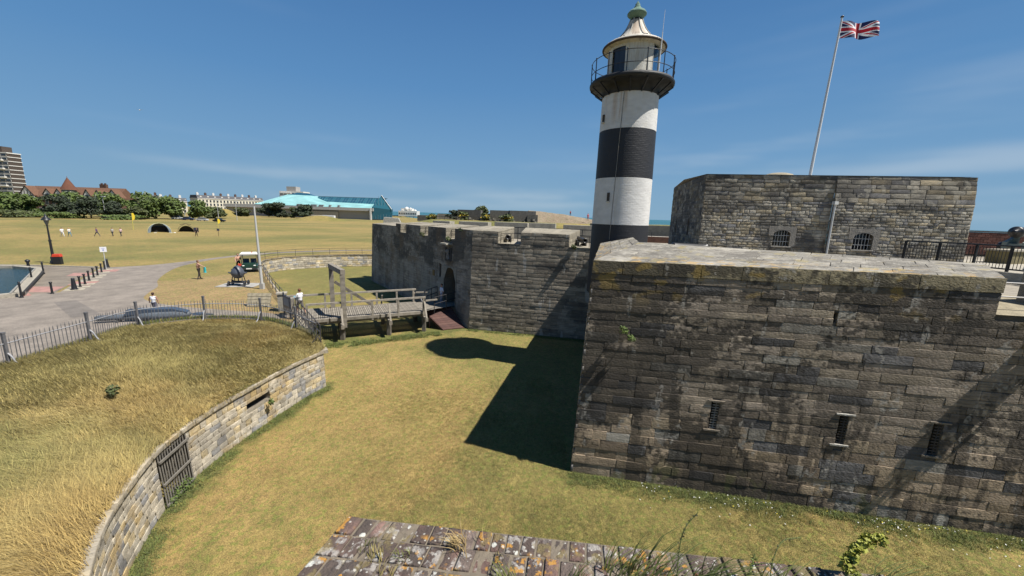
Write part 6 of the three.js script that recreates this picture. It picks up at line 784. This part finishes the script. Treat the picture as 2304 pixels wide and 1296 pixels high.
{ // pier with white pavilion
  const t = thing('pier', 'white domed pier pavilion on a dark deck over the sea', 'pier', [-139, 0, -520]); part(t, 'pavilion', [box(24, 7, 16, 0, 6.5, 0), box(14, 4, 12, -2, 11, 0)], whiteP); for (const [x, r] of [[-7, 2.4], [-2, 3], [3, 2.4], [9, 1.8]]) part(t, 'dome', lathe([[r, 0], [r * .96, r * .5], [r * .6, r * .95], [.1, r * 1.2], [0, r * 1.5]], 14, x, 12 - Math.abs(x) * .25, 4), whiteP); part(t, 'deck', box(110, 1.0, 12, 34, 3, 0), rough(.07, .07, .07)); for (let k = 0; k < 22; k++) part(t, 'pile', rod([-18 + k * 5, -3, 5], [-18 + k * 5, 2.6, 5], .3, .3, 5), rough(.05, .05, .05)); windows(t, 10, 1, -10.5, 2.3, 6.5, 1, 8.05, 1.3, 2); for (const x of [36, 58]) part(t, 'deck_shelter', box(4, 2.5, 3, x, 4.8, 0), rough(.2, .2, .2)); }
// tall lamp posts along the road
for (const [x, z, l] of [[-172.5, -165, 'slim grey road lamp rising behind the pines'], [-148, -176, 'slim grey road lamp in front of the rounded green tree'], [-142, -188, 'slim grey road lamp at the car park entrance'], [-136, -192, 'slim grey road lamp nearest the white hotel']]) { const t = thing('road_lamp', l, 'street lamp', [x, 1.9, z], 0, 'road lamps'); part(t, 'column', rod([0, 0, 0], [0, 9, 0], .14, .09, 6), mat(.45, .46, .47, .5)); part(t, 'lamp_head', box(1.6, .25, .5, .3, 9.1, 0), mat(.65, .66, .66, .4)); }
{ const b = thing('gull', 'tiny gull gliding high in the sky above the green', 'bird', [-92, 31, -100], .4); part(b, 'wings', quadGeo([[[-.7, .12, .05], [0, 0, .12], [0, 0, -.12], [-.7, .12, -.05]], [[0, 0, .12], [.7, .12, .05], [.7, .12, -.05], [0, 0, -.12]]]), mat(.7, .68, .66, .8)); part(b, 'body', ball(.13, 0, 0, 0, .8, .8, 2.2, 8), mat(.7, .66, .62, .8)); }
// ---------------------------------------------------------------- brick parapet under the camera, with lichen and weeds
function spots(u, v, s, seed, rmin, rmax) { let m = 0; const x = u / s, y = v / s, xi = Math.floor(x), yi = Math.floor(y); for (let j = -1; j <= 1; j++) for (let i = -1; i <= 1; i++) { const a = xi + i, b = yi + j, k = h2(a * 3 + seed, b * 5 + seed); if (k < .45) continue; const cx = a + h2(a + seed, b + 11), cy = b + h2(a + 23, b + seed), r = mix(rmin, rmax, h2(a + 5, b + 9 + seed)) / s, d = Math.hypot(x - cx, y - cy) + (vn(u * 140, v * 140) - .5) * .35 * r; m = Math.max(m, sst(r, r * .75, d)); } return m; }
{
  const t = thing('brick_parapet', 'lichen-spotted red brick parapet in the foreground below the viewer', 'brick wall');
  const y = 7.2, pa = quadPatch([2.6, y, -1.355], [-.78, y, -1.68], [-.98, y - .01, -.88], [2.6, y, -.55]);
  const st = layCourses(pa, { h: [.112, .118], w: [.07, .082], proud: .012, ext: 0 });
  const map = wallTex(pa, st, 2048, 512, { mortar: [.25, .205, .15], gx: 30, gy: 30, tint: (s) => { const k = mix(.09, .19, s.t); return s.t2 < .4 ? [k * .95, k * .72, k * .6] : [k * 1.2, k * .74, k * .6]; }, weather(u, v, c) {
    const f = fbm(u * 60, v * 60, 3); blend(c, .75 * sst(.4, .56, fbm(u * 5, v * 5, 4)), .075, .058, .048); { const cr = fbm(u * 34 + 9, v * 34, 5), pa_ = fbm(u * 5 + 2, v * 5, 3); blend(c, .6 * sst(.52, .62, cr) * sst(.42, .57, pa_), .36 + .2 * f, .33 + .2 * f, .3 + .18 * f); blend(c, .8 * sst(.59, .64, fbm(u * 42 + 77, v * 42, 5)) * sst(.5, .6, fbm(u * 6 + 31, v * 6, 3)), .5, .25, .04); } blend(c, .85 * spots(u, v, .07, 3, .004, .009) * sst(.5, .6, fbm(u * 6 + 40, v * 6, 3)), .55, .26, .035); blend(c, .9 * spots(u, v, .14, 7, .006, .02), .62 * (.8 + .4 * f), .62 * (.8 + .4 * f), .56 * (.8 + .4 * f)); blend(c, .7 * spots(u, v, .035, 13, .003, .007), .6, .58, .52); blend(c, .4 * sst(.6, .7, fbm(u * 12 + 70, v * 12, 4)), .3, .24, .08); } });
  part(t, 'wall_core', [coreGeo(pa, [[0, pa.U, 0, pa.V]], [], -.004, 4), prism([[2.6, -1.34], [-.765, -1.66], [-.96, -.6], [-1.2, .8], [2.6, .8]], -.1, y - .06)], rough(.25, .205, .15));
  build(t, [{ pa, stones: st, o: { joint: .009, relief: .011, jitter: .003, bevel: .006, deep: .07 }, mat: new THREE.MeshStandardMaterial({ map, color: C(1, 1, 1), roughness: .95, bumpMap: rep(grainTex, 26, 7), bumpScale: .004, side: THREE.DoubleSide }) }], 300, 'brick');
}
{
  const vc = (c) => mat(...c, .8), cols = [[.32, .26, .09], [.17, .19, .045], [.42, .3, .13], [.12, .15, .035]].map(vc); let n = 0;
  const tuft = (label, x, z, h, cnt, ci, lean, ry, w = .0022, sp = .06) => { const t = thing('wall_weed', label, 'weed', [x, 7.2, z], ry, 'weeds on the brick parapet'); part(t, 'blades', tuftGeo(cnt, h, w, lean, sp, 300 + n++), cols[ci]); return t; };
  [['small green tuft near the corner brick', -.62, -1.5, .05, 16, 1, .6, 0], ['pale grassy rosette in the joints near the parapet corner', -.56, -1.45, .06, 30, 0, .8, 2], ['little green tuft between two bricks left of the dry tuft', -.44, -1.46, .055, 22, 1, .7, 4], ['yellowish tuft low on the bricks near the parapet corner', -.5, -1.36, .05, 22, 0, .7, 1], ['dry straw tuft on the brick edge below the lawn', -.2, -1.52, .09, 60, 2, .9, 3.3], ['thin straw wisps beside the dry straw tuft', -.16, -1.55, .13, 8, 2, .5, 1], ['sparse tuft right of the dry straw tuft', -.03, -1.45, .07, 18, 0, .8, 5], ['dense green grass clump near the parapet middle', .02, -1.34, .08, 40, 1, .8, 2.6], ['dense mixed grass clump in front of the lichen bricks', .3, -1.34, .1, 40, 3, .8, .5], ['olive grass clump right of the parapet middle', .52, -1.36, .18, 80, 1, .9, .2], ['tall dark grass clump with bent seed stems', .62, -1.34, .26, 50, 3, .9, .1], ['leaning grass clump beside the tall dark clump', .86, -1.32, .22, 60, 3, 1.0, -.2], ['fine grass stems near the yellow-green flower spike', 1.12, -1.32, .2, 46, 1, 1.0, .1], ['wispy dark stems at the far end of the parapet', 1.62, -1.36, .16, 30, 3, 1.2, 0]].forEach((a) => tuft(a[0], a[1], a[2], a[3], a[4], a[5], a[6], a[7], a[3] > .12 ? .0026 : .002, a[3] > .12 ? .16 : .07));
  const stem = (label, pts, leafy, col, leaf) => { const t = thing('wall_plant', label, 'plant', [0, 0, 0], 0, 'tall stems on the brick parapet'); part(t, 'stem', tube(pts, .0022, 20, 5), cols[3]); const c = new THREE.CatmullRomCurve3(pts.map((p) => V(...p))), cl = []; for (let i = 0; i < leafy; i++) { const k = mix(.35, 1, i / leafy), p = c.getPoint(k); cl.push([p.x + rr(-1, 1) * leaf * .8, p.y + rr(-1, 1) * leaf * .7, p.z + rr(-1, 1) * leaf * .8, leaf * rr(.6, 1), leaf * rr(.6, 1)]); } part(t, 'leaves', crownGeo(cl, leafy * 12, leaf * .42, 900 + n++), mat(...col, .7)); };
  stem('bushy yellow-green flower spike bending over the parapet', [[1.4, 7.19, -1.32], [1.42, 7.26, -1.36], [1.46, 7.33, -1.4], [1.53, 7.375, -1.43], [1.62, 7.385, -1.44]], 60, [.28, .29, .035], .019); stem('smaller yellow-green side spike below the bushy spike', [[1.41, 7.2, -1.32], [1.44, 7.25, -1.36], [1.5, 7.27, -1.39]], 18, [.22, .25, .035], .011); stem('dark upright seed stem beside the dense grass clump', [[.72, 7.19, -1.34], [.74, 7.3, -1.4], [.77, 7.4, -1.44], [.83, 7.47, -1.46]], 14, [.08, .08, .03], .006); stem('dark leafy sprig in the middle of the stems', [[1.0, 7.19, -1.32], [1.02, 7.27, -1.36], [1.06, 7.33, -1.4]], 16, [.14, .17, .03], .008); stem('bent dry seed stem at the far end of the stems', [[1.1, 7.19, -1.34], [1.14, 7.3, -1.4], [1.2, 7.36, -1.44], [1.28, 7.37, -1.45]], 10, [.12, .1, .04], .005);
}
{ // plants growing from the castle walls
  const W = (label, x, y, z, s, k) => { const t = thing('wall_bush', label, 'plant', [x, y, z]); part(t, 'foliage', crownGeo([[0, 0, .04, s, s * .8], [s * .5, -s * .4, .02, s * .7, s * .6], [-s * .4, s * .3, 0, s * .5, s * .5]], 130, s * .22, 1300 + Math.round(x * 10)), leafMats[k]); part(t, 'stem', rod([0, 0, -.15], [0, 0, .1], .015), bark); };
  W('green weed sprouting from the near bastion wall, upper of two', 3.55, 5.28, -11.78, .14, 'bright'); W('green weed sprouting from the near bastion wall, lower of two', 3.8, 5.02, -11.74, .13, 'bright'); W('leafy bush rooted at the top of the bastion wall beside the embrasure', 14.4, 5.95, -9.75, .42, 'bright');
  W('green weeds on the embrasure sill beside the lighthouse', 4.2, 6.68, -27.1, .2, 'olive'); W('weed tuft on the sill above the gateway', -5.3, 6.7, -31.5, .22, 'olive'); W('yellowish weeds on the middle embrasure sill of the gate wall', -8.4, 6.72, -35.7, .24, 'olive'); W('dark weed on the merlon edge of the gate bastion', -4.1, 7.5, -29.9, .16, 'dark');
  const g = thing('gate_weeds', 'leafy green weeds growing through the barred gate', 'plant', [-9.8, 0, -10.4]); part(g, 'foliage', crownGeo([[-.1, .15, .2, .25, .2], [-.1, .2, -.2, .22, .24], [0, .1, .5, .18, .12]], 420, .03, 1501), leafMats.bright); part(g, 'stem', rod([0, 0, 0], [0, .3, 0], .01), bark);
  const d = thing('dock_plant', 'leafy green dock plant in the middle of the grass bank', 'plant', [-12.6, 2.62, -11.4]); part(d, 'foliage', crownGeo([[0, .25, 0, .16, .14], [.1, .16, .1, .12, .1]], 70, .05, 1502), leafMats.olive); part(d, 'stem', rod([0, -.1, 0], [.05, .4, 0], .012), bark);
  const s = thing('slot_weed', 'small green weed trailing from the drain slot', 'plant', [-9.62, .95, -14.5]); part(s, 'foliage', crownGeo([[0, 0, 0, .12, .14]], 60, .04, 1503), leafMats.bright); part(s, 'stem', rod([-.2, .05, 0], [0, 0, 0], .008), bark);
}
renderer.render(scene, camera);
